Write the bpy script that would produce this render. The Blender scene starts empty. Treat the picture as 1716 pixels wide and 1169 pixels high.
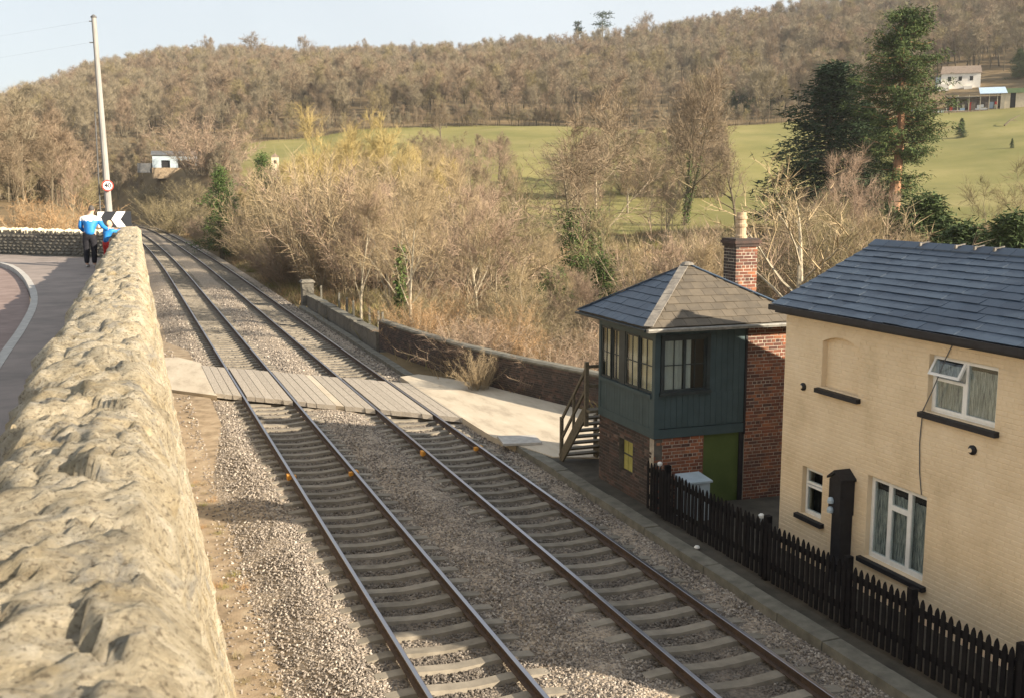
import bpy, math, random
import numpy as np
from mathutils import Vector, Matrix, noise as mnoise

# ------------------------------------------------------------------ camera, sky, sun, exposure
sc = bpy.context.scene
col = sc.collection
PITCH = math.radians(8.515); YAW = math.radians(20.10); HC = 6.93
cd = bpy.data.cameras.new('camera'); cam = bpy.data.objects.new('camera', cd); col.objects.link(cam)
cam.location = (0, 0, HC)
cam.rotation_euler = (math.pi/2 - PITCH, 0, -YAW)
cd.sensor_width = 36; cd.lens = 1800/1716*36; cd.clip_start = 0.05; cd.clip_end = 6000
cd.dof.use_dof = True; cd.dof.focus_distance = 24; cd.dof.aperture_fstop = 7.0
sc.camera = cam
SUN_DIR = Vector((1.65, -1.85, 1.0)).normalized()
w = bpy.data.worlds.new('World'); sc.world = w; w.use_nodes = True
nt = w.node_tree; bg = nt.nodes['Background']
sky = nt.nodes.new('ShaderNodeTexSky'); sky.sky_type = 'NISHITA'; sky.sun_disc = False
sky.sun_elevation = math.asin(SUN_DIR.z); sky.sun_rotation = math.atan2(1.65, -1.85)
sky.air_density = 1.0; sky.dust_density = 1.2; sky.ozone_density = 1.0
vt_ = nt.nodes.new('ShaderNodeTexCoord'); vn = nt.nodes.new('ShaderNodeTexNoise'); vn.inputs['Scale'].default_value = 2.2; vn.inputs['Detail'].default_value = 6
nt.links.new(vt_.outputs['Generated'], vn.inputs['Vector'])
vr = nt.nodes.new('ShaderNodeValToRGB'); vr.color_ramp.elements[0].position = .3; vr.color_ramp.elements[0].color = (.58, .62, .66, 1); vr.color_ramp.elements[1].position = .7; vr.color_ramp.elements[1].color = (.74, .78, .82, 1)
nt.links.new(vn.outputs['Fac'], vr.inputs[0])          # a thin, even veil of high cloud over the blue
va = nt.nodes.new('ShaderNodeVectorMath'); va.operation = 'SCALE'; va.inputs['Scale'].default_value = 5.6; nt.links.new(vr.outputs[0], va.inputs[0])
vb = nt.nodes.new('ShaderNodeVectorMath'); vb.operation = 'SCALE'; vb.inputs['Scale'].default_value = .2; nt.links.new(sky.outputs[0], vb.inputs[0])
vc = nt.nodes.new('ShaderNodeVectorMath'); vc.operation = 'ADD'; nt.links.new(va.outputs[0], vc.inputs[0]); nt.links.new(vb.outputs[0], vc.inputs[1])
nt.links.new(vc.outputs[0], bg.inputs[0]); bg.inputs[1].default_value = 0.064
sl = bpy.data.lights.new('sun', 'SUN'); sl.energy = 5.0; sl.angle = math.radians(0.55); sl.color = (1.0, 0.86, 0.67)
so = bpy.data.objects.new('sun', sl); col.objects.link(so); so.location = (30, -30, 40)
so.rotation_euler = SUN_DIR.to_track_quat('Z', 'Y').to_euler()
sc.view_settings.view_transform = 'Standard'; sc.view_settings.look = 'None'
sc.view_settings.exposure = 1.5; sc.view_settings.gamma = 1.0; sc.view_settings.use_curve_mapping = False

# ------------------------------------------------------------------ helpers
random.seed(7); R = random.Random(11)
def lerp(a, b, t): return a + (b-a)*t
def sstep(a, b, x):
    t = min(1, max(0, (x-a)/(b-a))); return t*t*(3-2*t)
_fw = Vector((math.sin(YAW)*math.cos(PITCH), math.cos(YAW)*math.cos(PITCH), -math.sin(PITCH)))
_rt = Vector((math.cos(YAW), -math.sin(YAW), 0)); _up = _rt.cross(_fw)
def ray(u, v): return _rt*((u-858)/1800) - _up*((v-584.5)/1800) + _fw
def at_z(u, v, z): d = ray(u, v); return Vector((0, 0, HC)) + d*((z-HC)/d.z)
def at_x(u, v, x): d = ray(u, v); return Vector((0, 0, HC)) + d*(x/d.x)
def at_y(u, v, y): d = ray(u, v); return Vector((0, 0, HC)) + d*(y/d.y)
def at_d(u, v, r): d = ray(u, v); return Vector((0, 0, HC)) + d*(r/math.hypot(d.x, d.y))

def tag(o, label=None, cat=None, group=None, kind=None):
    if label: o['label'] = label
    if cat: o['category'] = cat
    if group: o['group'] = group
    if kind: o['kind'] = kind
    return o
def empty(name, loc, label=None, cat=None, group=None, rz=0):
    o = bpy.data.objects.new(name, None); col.objects.link(o); o.location = loc; o.rotation_euler = (0, 0, rz)
    o.empty_display_size = .2
    return tag(o, label, cat, group)
def link_mesh(name, me, parent=None, loc=(0, 0, 0), rot=(0, 0, 0)):
    o = bpy.data.objects.new(name, me); col.objects.link(o)
    o.location = Vector(loc); o.rotation_euler = rot
    if parent is not None:
        o.parent = parent; o.location = Vector(loc) - wloc(parent)
    return o
def wloc(p):
    v = Vector((0, 0, 0))
    while p is not None: v += p.location; p = p.parent
    return v

class MB:
    def __init__(self): self.v = []; self.f = []; self.m = []
    def add(self, vs, fs, m=0):
        b = len(self.v); self.v += [tuple(p) for p in vs]; self.f += [tuple(i+b for i in q) for q in fs]; self.m += [m]*len(fs); return self
    def box(self, x0, x1, y0, y1, z0, z1, m=0):
        return self.add([(x0,y0,z0),(x1,y0,z0),(x1,y1,z0),(x0,y1,z0),(x0,y0,z1),(x1,y0,z1),(x1,y1,z1),(x0,y1,z1)],
            [(0,3,2,1),(4,5,6,7),(0,1,5,4),(1,2,6,5),(2,3,7,6),(3,0,4,7)], m)
    def hexa(self, p, m=0):   # 8 corners, bottom loop then top loop
        return self.add(p, [(0,3,2,1),(4,5,6,7),(0,1,5,4),(1,2,6,5),(2,3,7,6),(3,0,4,7)], m)
    def bar(self, a, b, wd, ht, m=0, up=(0, 0, 1)):   # rectangular bar between two points
        a = Vector(a); b = Vector(b); d = (b-a).normalized(); s = d.cross(Vector(up))
        if s.length < 1e-4: s = Vector((1, 0, 0))
        s.normalize(); n = s.cross(d).normalized(); s *= wd/2; n *= ht/2
        return self.hexa([a-s-n, a+s-n, b+s-n, b-s-n, a-s+n, a+s+n, b+s+n, b-s+n], m)
    def tube(self, pts, rad, n=6, m=0, cap=True):
        pts = [Vector(p) for p in pts]; b = len(self.v); k = len(pts); ref = Vector((0.31, 0.17, 0.93))
        for i, p in enumerate(pts):
            d = (pts[min(i+1, k-1)] - pts[max(i-1, 0)]).normalized()
            s = d.cross(ref)
            if s.length < .05: s = d.cross(Vector((1, 0, 0)))
            s.normalize(); t = d.cross(s); r = rad[i] if isinstance(rad, (list, tuple)) else rad
            for j in range(n):
                a = 2*math.pi*j/n; self.v.append(tuple(p + s*(math.cos(a)*r) + t*(math.sin(a)*r)))
        for i in range(k-1):
            for j in range(n):
                j2 = (j+1) % n
                self.f.append((b+i*n+j, b+i*n+j2, b+(i+1)*n+j2, b+(i+1)*n+j)); self.m.append(m)
        if cap and n > 2:
            self.f.append(tuple(b+j for j in reversed(range(n)))); self.f.append(tuple(b+(k-1)*n+j for j in range(n))); self.m += [m, m]
        return self
    def lathe(self, c, prof, n=16, m=0):  # prof (r,z)
        b = len(self.v)
        for r, z in prof:
            for j in range(n):
                a = 2*math.pi*j/n; self.v.append((c[0]+r*math.cos(a), c[1]+r*math.sin(a), c[2]+z))
        for i in range(len(prof)-1):
            for j in range(n):
                j2 = (j+1) % n; self.f.append((b+i*n+j, b+i*n+j2, b+(i+1)*n+j2, b+(i+1)*n+j)); self.m.append(m)
        self.f.append(tuple(b+j for j in reversed(range(n)))); self.f.append(tuple(b+(len(prof)-1)*n+j for j in range(n))); self.m += [m, m]
        return self
    def prism(self, poly, frame, depth, m=0):  # poly in (s,t); frame (O,U,V,N); extruded along N*depth
        O, U, V, N = frame; k = len(poly)
        a = [O+U*s+V*t for s, t in poly]; c = [p+N*depth for p in a]
        return self.add(a+c, [tuple(range(k)), tuple(reversed(range(k, 2*k)))] + [(i, i+k, (i+1) % k+k, (i+1) % k) for i in range(k)], m)
    def mesh(self, name, mats, org=(0, 0, 0), smooth=False):
        me = bpy.data.meshes.new(name); ox, oy, oz = org
        me.from_pydata([(x-ox, y-oy, z-oz) for x, y, z in self.v], [], self.f)
        for mm in (mats if isinstance(mats, (list, tuple)) else [mats]): me.materials.append(mm)
        if any(self.m): me.polygons.foreach_set('material_index', self.m)
        if smooth: me.polygons.foreach_set('use_smooth', [True]*len(self.f))
        me.update(); return me
    def build(self, name, mats, parent=None, smooth=False, org=None, fix=False):
        if org is None: org = wloc(parent) if parent is not None else (0, 0, 0)
        me = self.mesh(name, mats, org, smooth)
        if fix:
            import bmesh
            bm = bmesh.new(); bm.from_mesh(me); bmesh.ops.recalc_face_normals(bm, faces=bm.faces); bm.to_mesh(me); bm.free()
        o = bpy.data.objects.new(name, me); col.objects.link(o)
        if parent is not None: o.parent = parent; o.location = Vector(org) - wloc(parent)
        else: o.location = org
        return o
def boxpart(name, mt, parent, x0, x1, y0, y1, z0, z1):
    return MB().box(x0, x1, y0, y1, z0, z1).build(name, mt, parent)

# ------------------------------------------------------------------ materials
def newmat(name):
    m = bpy.data.materials.new(name); m.use_nodes = True; n = m.node_tree
    return m, n, n.nodes['Principled BSDF']
def mathn(n, op, a, b=None):
    k = n.nodes.new('ShaderNodeMath'); k.operation = op
    for i, x in enumerate((a, b)):
        if x is None: continue
        if hasattr(x, 'is_linked'): n.links.new(x, k.inputs[i])
        else: k.inputs[i].default_value = x
    return k.outputs[0]
def ramp(n, fac, stops):
    r = n.nodes.new('ShaderNodeValToRGB'); e = r.color_ramp.elements
    while len(e) < len(stops): e.new(.5)
    for el, (p, c) in zip(e, stops): el.position = p; el.color = (*c, 1)
    n.links.new(fac, r.inputs[0]); return r.outputs[0]
def noisen(n, scale, detail=4, rough=.55, vec=None, dist=0):
    k = n.nodes.new('ShaderNodeTexNoise'); k.inputs['Scale'].default_value = scale; k.inputs['Detail'].default_value = detail
    k.inputs['Roughness'].default_value = rough; k.inputs['Distortion'].default_value = dist
    if vec is not None: n.links.new(vec, k.inputs['Vector'])
    return k.outputs['Fac']
def mixc(n, fac, a, b, mode='MIX'):
    k = n.nodes.new('ShaderNodeMix'); k.data_type = 'RGBA'; k.blend_type = mode
    for i, x in ((0, fac), (6, a), (7, b)):
        if hasattr(x, 'is_linked'): n.links.new(x, k.inputs[i])
        elif i == 0: k.inputs[0].default_value = x
        else: k.inputs[i].default_value = (*x, 1)
    return k.outputs[2]
def posn(n):
    return n.nodes.new('ShaderNodeNewGeometry').outputs['Position']
def rnd(n):   # a random number for each object and each loose piece of a joined mesh
    a = n.nodes.new('ShaderNodeObjectInfo').outputs['Random']; b = n.nodes.new('ShaderNodeNewGeometry').outputs['Random Per Island']
    return mathn(n, 'FRACT', mathn(n, 'ADD', mathn(n, 'MULTIPLY', a, 7.31), mathn(n, 'MULTIPLY', b, 5.77)))
def mottled(name, stops, scale=3, detail=6, rough=.9, bump=0, bscale=None, bdist=.02, byrnd=0, stops2=None, spec=.3, stretch=None, rough_noise=.6):
    m, n, p = newmat(name)
    vec = posn(n)
    if stretch:
        mp = n.nodes.new('ShaderNodeMapping'); mp.inputs['Scale'].default_value = stretch; n.links.new(vec, mp.inputs['Vector']); vec = mp.outputs[0]
    f = noisen(n, scale, detail, rough_noise, vec)
    c = ramp(n, f, stops)
    if byrnd: c = mixc(n, byrnd, c, ramp(n, rnd(n), stops2 or stops))
    n.links.new(c, p.inputs['Base Color']); p.inputs['Roughness'].default_value = rough; p.inputs['Specular IOR Level'].default_value = spec
    if bump:
        b = n.nodes.new('ShaderNodeBump'); b.inputs['Strength'].default_value = bump; b.inputs['Distance'].default_value = bdist
        n.links.new(noisen(n, bscale or scale*4, 6, .6, vec), b.inputs['Height']); n.links.new(b.outputs[0], p.inputs['Normal'])
    return m
def st(a, b, lo=.3, hi=.7): return [(lo, a), (hi, b)]
M = {}
def rubble_mat():
    m, n, p = newmat('limestone_rubble_face'); pos = posn(n)
    c = ramp(n, noisen(n, 9, 8, .7, pos), [(.3,(.28,.232,.155)),(.5,(.47,.405,.29)),(.7,(.6,.54,.425))])
    c = mixc(n, ramp(n, noisen(n, 2.6, 6, .65, pos), [(.52,(0,0,0)),(.64,(.5,.5,.5))]), c, (.4,.3,.15))
    c = mixc(n, ramp(n, noisen(n, 4.1, 7, .7, pos, 1.0), [(.53,(0,0,0)),(.64,(.8,.8,.8))]), c, (.29,.275,.24))
    c = mixc(n, ramp(n, noisen(n, 17, 6, .7, pos), [(.3,(.8,.8,.8)),(.38,(0,0,0))]), c, (.1,.078,.052))
    c = mixc(n, ramp(n, noisen(n, 60, 3, .6, pos), [(.36,(.7,.7,.7)),(.44,(0,0,0))]), c, (.14,.11,.075))
    n.links.new(c, p.inputs['Base Color']); p.inputs['Roughness'].default_value = .95; p.inputs['Specular IOR Level'].default_value = .15
    v = n.nodes.new('ShaderNodeTexVoronoi'); v.inputs['Scale'].default_value = 5; v.feature = 'DISTANCE_TO_EDGE'; n.links.new(pos, v.inputs['Vector'])
    h = mathn(n, 'ADD', mathn(n, 'MULTIPLY', noisen(n, 16, 10, .75, pos), 1.6), mathn(n, 'MINIMUM', mathn(n, 'MULTIPLY', v.outputs['Distance'], 3), .16))
    b = n.nodes.new('ShaderNodeBump'); b.inputs['Strength'].default_value = 1; b.inputs['Distance'].default_value = .035; n.links.new(h, b.inputs['Height']); n.links.new(b.outputs[0], p.inputs['Normal'])
    return m
M['stone_core'] = mottled('limestone_mortar', [(.22,(.1,.075,.045)),(.36,(.24,.185,.105)),(.48,(.37,.3,.185)),(.6,(.36,.315,.235)),(.78,(.46,.41,.31))], 6, 12, .95, .9, 45, .02, rough_noise=.72)
M['stone'] = mottled('limestone_rubble', [(.25,(.12,.095,.06)),(.45,(.27,.22,.14)),(.7,(.38,.335,.25))], 9, 10, .95, .9, 40, .02, .35, [(0,(.21,.165,.1)),(.5,(.32,.26,.16)),(1,(.37,.34,.28))], rough_noise=.7)
M['stone_core'] = rubble_mat()
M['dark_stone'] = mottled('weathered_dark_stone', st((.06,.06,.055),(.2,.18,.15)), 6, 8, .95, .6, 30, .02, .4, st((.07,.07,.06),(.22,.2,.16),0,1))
M['coping'] = mottled('pale_coping_stone', st((.36,.31,.22),(.6,.53,.4)), 6, 6, .95, .5, 30, .02)
M['tarmac_road'] = mottled('reddish_tarmac', st((.16,.115,.1),(.25,.19,.17)), 2.2, 8, .9, .25, 90, .006)
M['pavement'] = mottled('pavement_tarmac', st((.17,.145,.13),(.27,.225,.2)), 1.4, 8, .9, .25, 80, .006)
M['kerb'] = mottled('kerb_concrete', st((.3,.29,.27),(.45,.43,.4)), 5, 5, .9, .2)
M['crossing_tarmac'] = mottled('worn_pale_tarmac', [(.28,(.27,.225,.17)),(.48,(.43,.37,.285)),(.6,(.47,.41,.32)),(.75,(.55,.485,.385))], 1.1, 10, .9, .35, 50, .01, stretch=(1.6,.45,1), rough_noise=.66)
M['timber'] = mottled('weathered_crossing_timber', [(.3,(.19,.165,.135)),(.5,(.33,.29,.24)),(.7,(.43,.385,.32))], 6, 8, .85, .5, 20, .01, .35, st((.25,.22,.18),(.4,.355,.295),0,1), stretch=(6,.5,6))
M['concrete'] = mottled('sleeper_concrete', [(.3,(.125,.11,.088)),(.55,(.21,.187,.15)),(.75,(.28,.25,.205))], 4, 7, .9, .3, 40, .008, .3)
M['edging'] = mottled('edging_concrete', st((.09,.086,.07),(.19,.18,.148)), 3, 8, .92, .4, 30, .01)
M['rail_top'], n, p = newmat('polished_rail_head'); p.inputs['Metallic'].default_value = 1; p.inputs['Base Color'].default_value = (.34,.34,.37,1); p.inputs['Roughness'].default_value = .33
M['rail'] = mottled('rusty_rail_side', st((.035,.026,.022),(.085,.055,.04)), 8, 6, .75, .2)
M['clamp'] = mottled('orange_rail_clamp', st((.5,.2,.03),(.72,.36,.06)), 20, 4, .7)
def ballast_mat():
    m, n, p = newmat('granite_ballast'); pos = posn(n)
    v = n.nodes.new('ShaderNodeTexVoronoi'); v.inputs['Scale'].default_value = 17; n.links.new(pos, v.inputs['Vector'])
    sp = n.nodes.new('ShaderNodeSeparateColor'); n.links.new(v.outputs['Color'], sp.inputs[0])
    c = ramp(n, sp.outputs[0], [(0,(.12,.1,.08)),(.45,(.27,.225,.18)),(1,(.42,.365,.3))])
    c = mixc(n, mathn(n, 'MULTIPLY', noisen(n, .5, 5, .6, pos), .7), c, (.27,.205,.13))
    n.links.new(c, p.inputs['Base Color']); p.inputs['Roughness'].default_value = .95
    b = n.nodes.new('ShaderNodeBump'); b.inputs['Strength'].default_value = 1; b.inputs['Distance'].default_value = .035; b.invert = True
    n.links.new(v.outputs['Distance'], b.inputs['Height']); n.links.new(b.outputs[0], p.inputs['Normal'])
    return m
def stain(m):   # brake dust and oil between and beside the rails
    n = m.node_tree; p = n.nodes['Principled BSDF']; src = p.inputs['Base Color'].links[0].from_socket
    s = n.nodes.new('ShaderNodeSeparateXYZ'); pos = posn(n); n.links.new(pos, s.inputs[0])
    f = None
    for cx in (4.485, 8.22):
        d = mathn(n, 'ABSOLUTE', mathn(n, 'SUBTRACT', s.outputs[0], cx)); g = mathn(n, 'SUBTRACT', 1.15, d); g = mathn(n, 'MAXIMUM', mathn(n, 'MINIMUM', mathn(n, 'MULTIPLY', g, 3), 1), 0)
        f = g if f is None else mathn(n, 'MAXIMUM', f, g)
    f = mathn(n, 'MULTIPLY', f, mathn(n, 'MULTIPLY', noisen(n, 1.6, 5, .6, pos), 1.15))
    n.links.new(mixc(n, f, src, (.062,.054,.047)), p.inputs['Base Color'])
M['ballast'] = ballast_mat(); stain(M['ballast'])
M['ballast_stone'] = mottled('ballast_stone', st((.155,.135,.115),(.32,.28,.24)), 9, 3, .9, 0, byrnd=.75, stops2=[(0,(.07,.062,.056)),(.3,(.155,.135,.118)),(.6,(.245,.212,.182)),(.88,(.36,.318,.27)),(1,(.5,.455,.395))])
stain(M['ballast_stone'])
M['cess'] = mottled('cess_dirt', [(.3,(.15,.115,.075)),(.5,(.27,.205,.135)),(.7,(.35,.285,.2))], 2.5, 9, .95, .6, 25, .03)
def terrain_mat():
    m, n, p = newmat('hillside'); pos = posn(n)
    a = n.nodes.new('ShaderNodeAttribute'); a.attribute_name = 'field'
    grass = ramp(n, noisen(n, .05, 8, .65, pos), [(.3,(.125,.13,.042)),(.5,(.2,.182,.068)),(.72,(.29,.245,.11))])
    grass = mixc(n, mathn(n, 'MULTIPLY', noisen(n, 1.4, 4, .6, pos), .5), grass, (.15,.15,.055))
    lit = ramp(n, noisen(n, .12, 8, .7, pos), [(.3,(.085,.062,.034)),(.55,(.17,.125,.07)),(.75,(.25,.18,.1))])
    e = mathn(n, 'ADD', a.outputs['Fac'], mathn(n, 'MULTIPLY', mathn(n, 'SUBTRACT', noisen(n, .2, 5, .6, pos), .5), .5))
    fac = ramp(n, e, [(.42,(0,0,0)),(.58,(1,1,1))])
    n.links.new(mixc(n, fac, lit, grass), p.inputs['Base Color']); p.inputs['Roughness'].default_value = 1; p.inputs['Specular IOR Level'].default_value = .1
    return m
M['terrain'] = terrain_mat()
def bricks_mat(name, stops, dirt):
    m, n, p = newmat(name); pos = posn(n)
    c = ramp(n, rnd(n), stops)
    c = mixc(n, mathn(n, 'MULTIPLY', ramp(n, noisen(n, 1.1, 6, .65, pos), [(.42,(0,0,0)),(.62,(1,1,1))]), .8), c, dirt)
    c = mixc(n, .35, c, ramp(n, noisen(n, 30, 4, .6, pos), [(.3,(.03,.02,.015)),(.7,(.4,.25,.17))]), 'OVERLAY')
    n.links.new(c, p.inputs['Base Color']); p.inputs['Roughness'].default_value = .92
    b = n.nodes.new('ShaderNodeBump'); b.inputs['Strength'].default_value = .4; b.inputs['Distance'].default_value = .006
    n.links.new(noisen(n, 60, 4, .6, pos), b.inputs['Height']); n.links.new(b.outputs[0], p.inputs['Normal'])
    return m
M['brick'] = bricks_mat('red_brick', [(0,(.07,.035,.03)),(.3,(.2,.075,.045)),(.6,(.3,.11,.055)),(.85,(.38,.16,.075)),(1,(.1,.06,.06))], (.1,.05,.042))
M['brick_dark'] = bricks_mat('shade_toned_brick', [(0,(.028,.023,.023)),(.5,(.07,.048,.04)),(.8,(.12,.07,.054)),(1,(.17,.125,.1))], (.04,.035,.034))  # darker brick copy: shade on faces turned from the sun, put into the colour
M['mortar'] = mottled('lime_mortar', st((.24,.21,.17),(.45,.4,.33)), 8, 5, .95)
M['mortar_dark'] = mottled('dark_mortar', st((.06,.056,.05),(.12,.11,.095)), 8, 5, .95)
M['cream'] = mottled('cream_masonry_paint', [(.25,(.52,.41,.26)),(.45,(.65,.52,.35)),(.6,(.7,.57,.395)),(.75,(.73,.605,.44))], 1.1, 10, .8, .3, 55, .006, .12, st((.62,.49,.31),(.76,.63,.44),0,1), rough_noise=.68)
M['black'] = mottled('black_gloss_paint', st((.008,.008,.011),(.02,.02,.024)), 6, 4, .55)
M['fence'] = mottled('black_creosoted_timber', st((.004,.004,.006),(.014,.013,.014)), 9, 5, .85, .4, 30, .006, .3, spec=.12)
M['yard'] = mottled('dark_yard_soil', st((.035,.032,.026),(.085,.075,.058)), 2, 8, .95, .4, 20, .02)
M['white'] = mottled('white_window_paint', st((.66,.66,.63),(.78,.78,.76)), 6, 4, .45)
M['boxpaint'] = mottled('slate_green_paint', st((.03,.05,.056),(.05,.078,.086)), 3, 7, .6, .12, 30, .004, .25, st((.034,.055,.06),(.05,.078,.086),0,1))
M['trim'] = mottled('dark_green_trim', st((.02,.026,.028),(.035,.045,.047)), 5, 4, .55)
M['slate'] = mottled('blue_slate', st((.02,.037,.064),(.042,.067,.103)), 3, 7, .5, .25, 40, .004, .5, st((.018,.034,.06),(.052,.082,.122),0,1), spec=.5)
M['slate_grey'] = mottled('sunlit_toned_slate', st((.07,.06,.047),(.14,.118,.088)), 5, 8, .85, .3, 30, .005, .5, st((.065,.056,.046),(.14,.115,.085),0,1))  # warm slate copy: sunlight on the signal box roof put into the colour
M['lead'] = mottled('pale_lead_flashing', st((.12,.11,.098),(.26,.235,.2)), 7, 6, .75, .2)
M['gutter'] = mottled('grey_gutter', st((.14,.14,.13),(.3,.29,.26)), 9, 5, .6)
M['clay'] = mottled('buff_clay_pot', st((.33,.24,.15),(.45,.34,.23)), 12, 4, .8)
M['greendoor'] = mottled('olive_green_paint', st((.05,.075,.018),(.075,.105,.028)), 2, 6, .7)
M['cabinet'] = mottled('pale_blue_grey_metal', st((.3,.37,.42),(.4,.47,.52)), 5, 4, .5)
M['curtain'] = mottled('net_curtain', st((.42,.42,.38),(.66,.65,.6)), 14, 5, .95, stretch=(8,8,.4))
M['lace'] = mottled('grey_lace', st((.1,.115,.125),(.5,.5,.47),.38,.62), 10, 5, .95, stretch=(7,7,.5))  # vertical streaks paint the light and dark of the folds
M['blind'] = mottled('cream_blind', st((.5,.43,.29),(.66,.58,.42)), 3, 5, .9, stretch=(5,5,.3))
M['yellow'] = mottled('yellow_green_board', st((.26,.25,.07),(.4,.37,.12)), 5, 4, .8)
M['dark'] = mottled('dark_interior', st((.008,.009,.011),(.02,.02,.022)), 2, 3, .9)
M['stairwood'] = mottled('brown_stair_timber', st((.075,.062,.042),(.14,.12,.085)), 8, 6, .8, .3, 30, .005, stretch=(2,2,2))
def glass_mat():
    m, n, p = newmat('window_glass'); n.nodes.remove(p)
    t = n.nodes.new('ShaderNodeBsdfTransparent'); t.inputs[0].default_value = (.86,.9,.9,1)
    g = n.nodes.new('ShaderNodeBsdfGlossy'); g.inputs['Roughness'].default_value = .04
    f = n.nodes.new('ShaderNodeFresnel'); n.links.new(mathn(n, 'SUBTRACT', 1.5, mathn(n, 'MULTIPLY', n.nodes.new('ShaderNodeNewGeometry').outputs['Backfacing'], .8333)), f.inputs[0])
    x = n.nodes.new('ShaderNodeMixShader'); n.links.new(f.outputs[0], x.inputs[0]); n.links.new(t.outputs[0], x.inputs[1]); n.links.new(g.outputs[0], x.inputs[2])
    n.links.new(x.outputs[0], n.nodes['Material Output'].inputs[0]); return m
M['glass'] = glass_mat()
def twig_mat(name, a, b, c, bark=False):
    m, n, p = newmat(name); oi = n.nodes.new('ShaderNodeObjectInfo').outputs['Random']
    cc = ramp(n, oi, [(0, a), (.5, b), (1, c)])
    cc = mixc(n, .55, cc, ramp(n, noisen(n, 1.2 if not bark else 7, 5, .6, posn(n)), [(.32, tuple(x*.55 for x in b)), (.68, tuple(min(1, x*1.4) for x in b))]))
    n.links.new(cc, p.inputs['Base Color']); p.inputs['Roughness'].default_value = .95; p.inputs['Specular IOR Level'].default_value = .1
    return m
M['twig_tan'] = twig_mat('tan_twigs', (.27,.215,.125), (.33,.26,.16), (.27,.2,.125))
M['twig_pink'] = twig_mat('pinkish_twigs', (.25,.185,.135), (.31,.228,.165), (.25,.195,.145))
M['twig_olive'] = twig_mat('olive_twigs', (.18,.155,.09), (.24,.2,.11), (.2,.165,.1))
M['twig_yellow'] = twig_mat('yellow_willow_twigs', (.35,.28,.12), (.39,.305,.135), (.32,.265,.11))
M['twig_orange'] = twig_mat('rusty_twigs', (.3,.2,.105), (.34,.222,.12), (.27,.19,.105))
M['twig_brown'] = twig_mat('brown_twigs', (.17,.13,.09), (.22,.17,.115), (.19,.15,.105))
M['wood_far'] = twig_mat('hillside_wood_twigs', (.17,.145,.1), (.23,.195,.135), (.28,.24,.165))
M['wood_far2'] = twig_mat('hillside_wood_russet', (.2,.15,.105), (.24,.18,.125), (.19,.16,.115))
M['bark'] = twig_mat('grey_bark', (.2,.17,.12), (.28,.235,.165), (.16,.135,.095), True)
M['bark_pale'] = twig_mat('pale_bark', (.28,.25,.185), (.34,.3,.225), (.25,.215,.155), True)
M['bark_dark'] = twig_mat('dark_bark', (.085,.075,.052), (.12,.1,.07), (.1,.085,.06), True)
M['bark_red'] = twig_mat('red_fibrous_bark', (.27,.15,.085), (.33,.19,.11), (.3,.165,.1), True)
def leaf_mat(name, a, b, c):
    m, n, p = newmat(name)
    cc = ramp(n, n.nodes.new('ShaderNodeNewGeometry').outputs['Random Per Island'], [(0, a), (.6, b), (1, c)])
    cc = mixc(n, .5, cc, ramp(n, noisen(n, .9, 4, .6, posn(n)), st(a, c)))
    n.links.new(cc, p.inputs['Base Color']); p.inputs['Roughness'].default_value = .75; p.inputs['Specular IOR Level'].default_value = .2
    return m
M['conifer'] = leaf_mat('sequoia_needles', (.022,.045,.014), (.05,.085,.022), (.1,.125,.038))
M['cedar'] = leaf_mat('dark_evergreen_needles', (.01,.026,.014), (.022,.045,.02), (.045,.07,.028))
M['ivy'] = leaf_mat('ivy_leaves', (.03,.06,.014), (.055,.1,.024), (.11,.15,.045))
M['shrub'] = leaf_mat('dark_shrub_leaves', (.02,.04,.015), (.045,.075,.025), (.085,.11,.035))
M['grassblade'] = leaf_mat('dry_grass', (.2,.17,.06), (.32,.26,.11), (.16,.19,.05))
M['debris'] = mottled('white_sheet_debris', st((.6,.6,.58),(.8,.8,.78)), 4, 4, .7)
M['skin'] = mottled('skin', st((.5,.3,.21),(.6,.37,.27)), 9, 3, .6)
M['jacket_blue'] = mottled('blue_nylon', st((.012,.15,.45),(.03,.24,.6)), 7, 4, .55)
M['jacket_white'] = mottled('white_nylon', st((.7,.68,.66),(.82,.8,.78)), 7, 4, .6)
M['trousers'] = mottled('black_trousers', st((.008,.008,.012),(.018,.018,.024)), 7, 4, .8)
M['red'] = mottled('red_cloth', st((.45,.02,.02),(.6,.05,.04)), 7, 4, .7)
M['hair_grey'] = mottled('dark_grey_hair', st((.035,.03,.028),(.1,.09,.085)), 30, 4, .7)
M['hair_fair'] = mottled('fair_hair', st((.5,.36,.2),(.66,.5,.3)), 30, 4, .7)
M['shoe'] = mottled('grey_shoe', st((.3,.3,.3),(.45,.45,.44)), 8, 3, .7)
M['pole'] = mottled('grey_pole', st((.2,.195,.185),(.32,.31,.29)), 2, 5, .8, stretch=(3,3,.6))
M['sign_white'] = mottled('sign_white', st((.76,.76,.76),(.84,.84,.83)), 3, 3, .5)
M['sign_black'] = mottled('sign_black', st((.014,.016,.022),(.026,.03,.036)), 3, 3, .5)
M['sign_red'] = mottled('sign_red', st((.5,.05,.035),(.6,.08,.06)), 3, 3, .5)
M['tin_blue'] = mottled('blue_grey_tin', st((.28,.38,.5),(.42,.52,.62)), 2, 4, .5)
M['tin_dark'] = mottled('dark_tin', st((.06,.065,.07),(.12,.12,.12)), 2, 4, .7)
M['render_white'] = mottled('white_render', st((.68,.64,.57),(.8,.76,.69)), 1.5, 5, .9)
M['roof_brown'] = mottled('brown_tile', st((.15,.115,.09),(.24,.19,.15)), 2, 5, .9)
M['beige'] = mottled('beige_board', st((.5,.42,.3),(.62,.53,.4)), 1.5, 5, .9)
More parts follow.
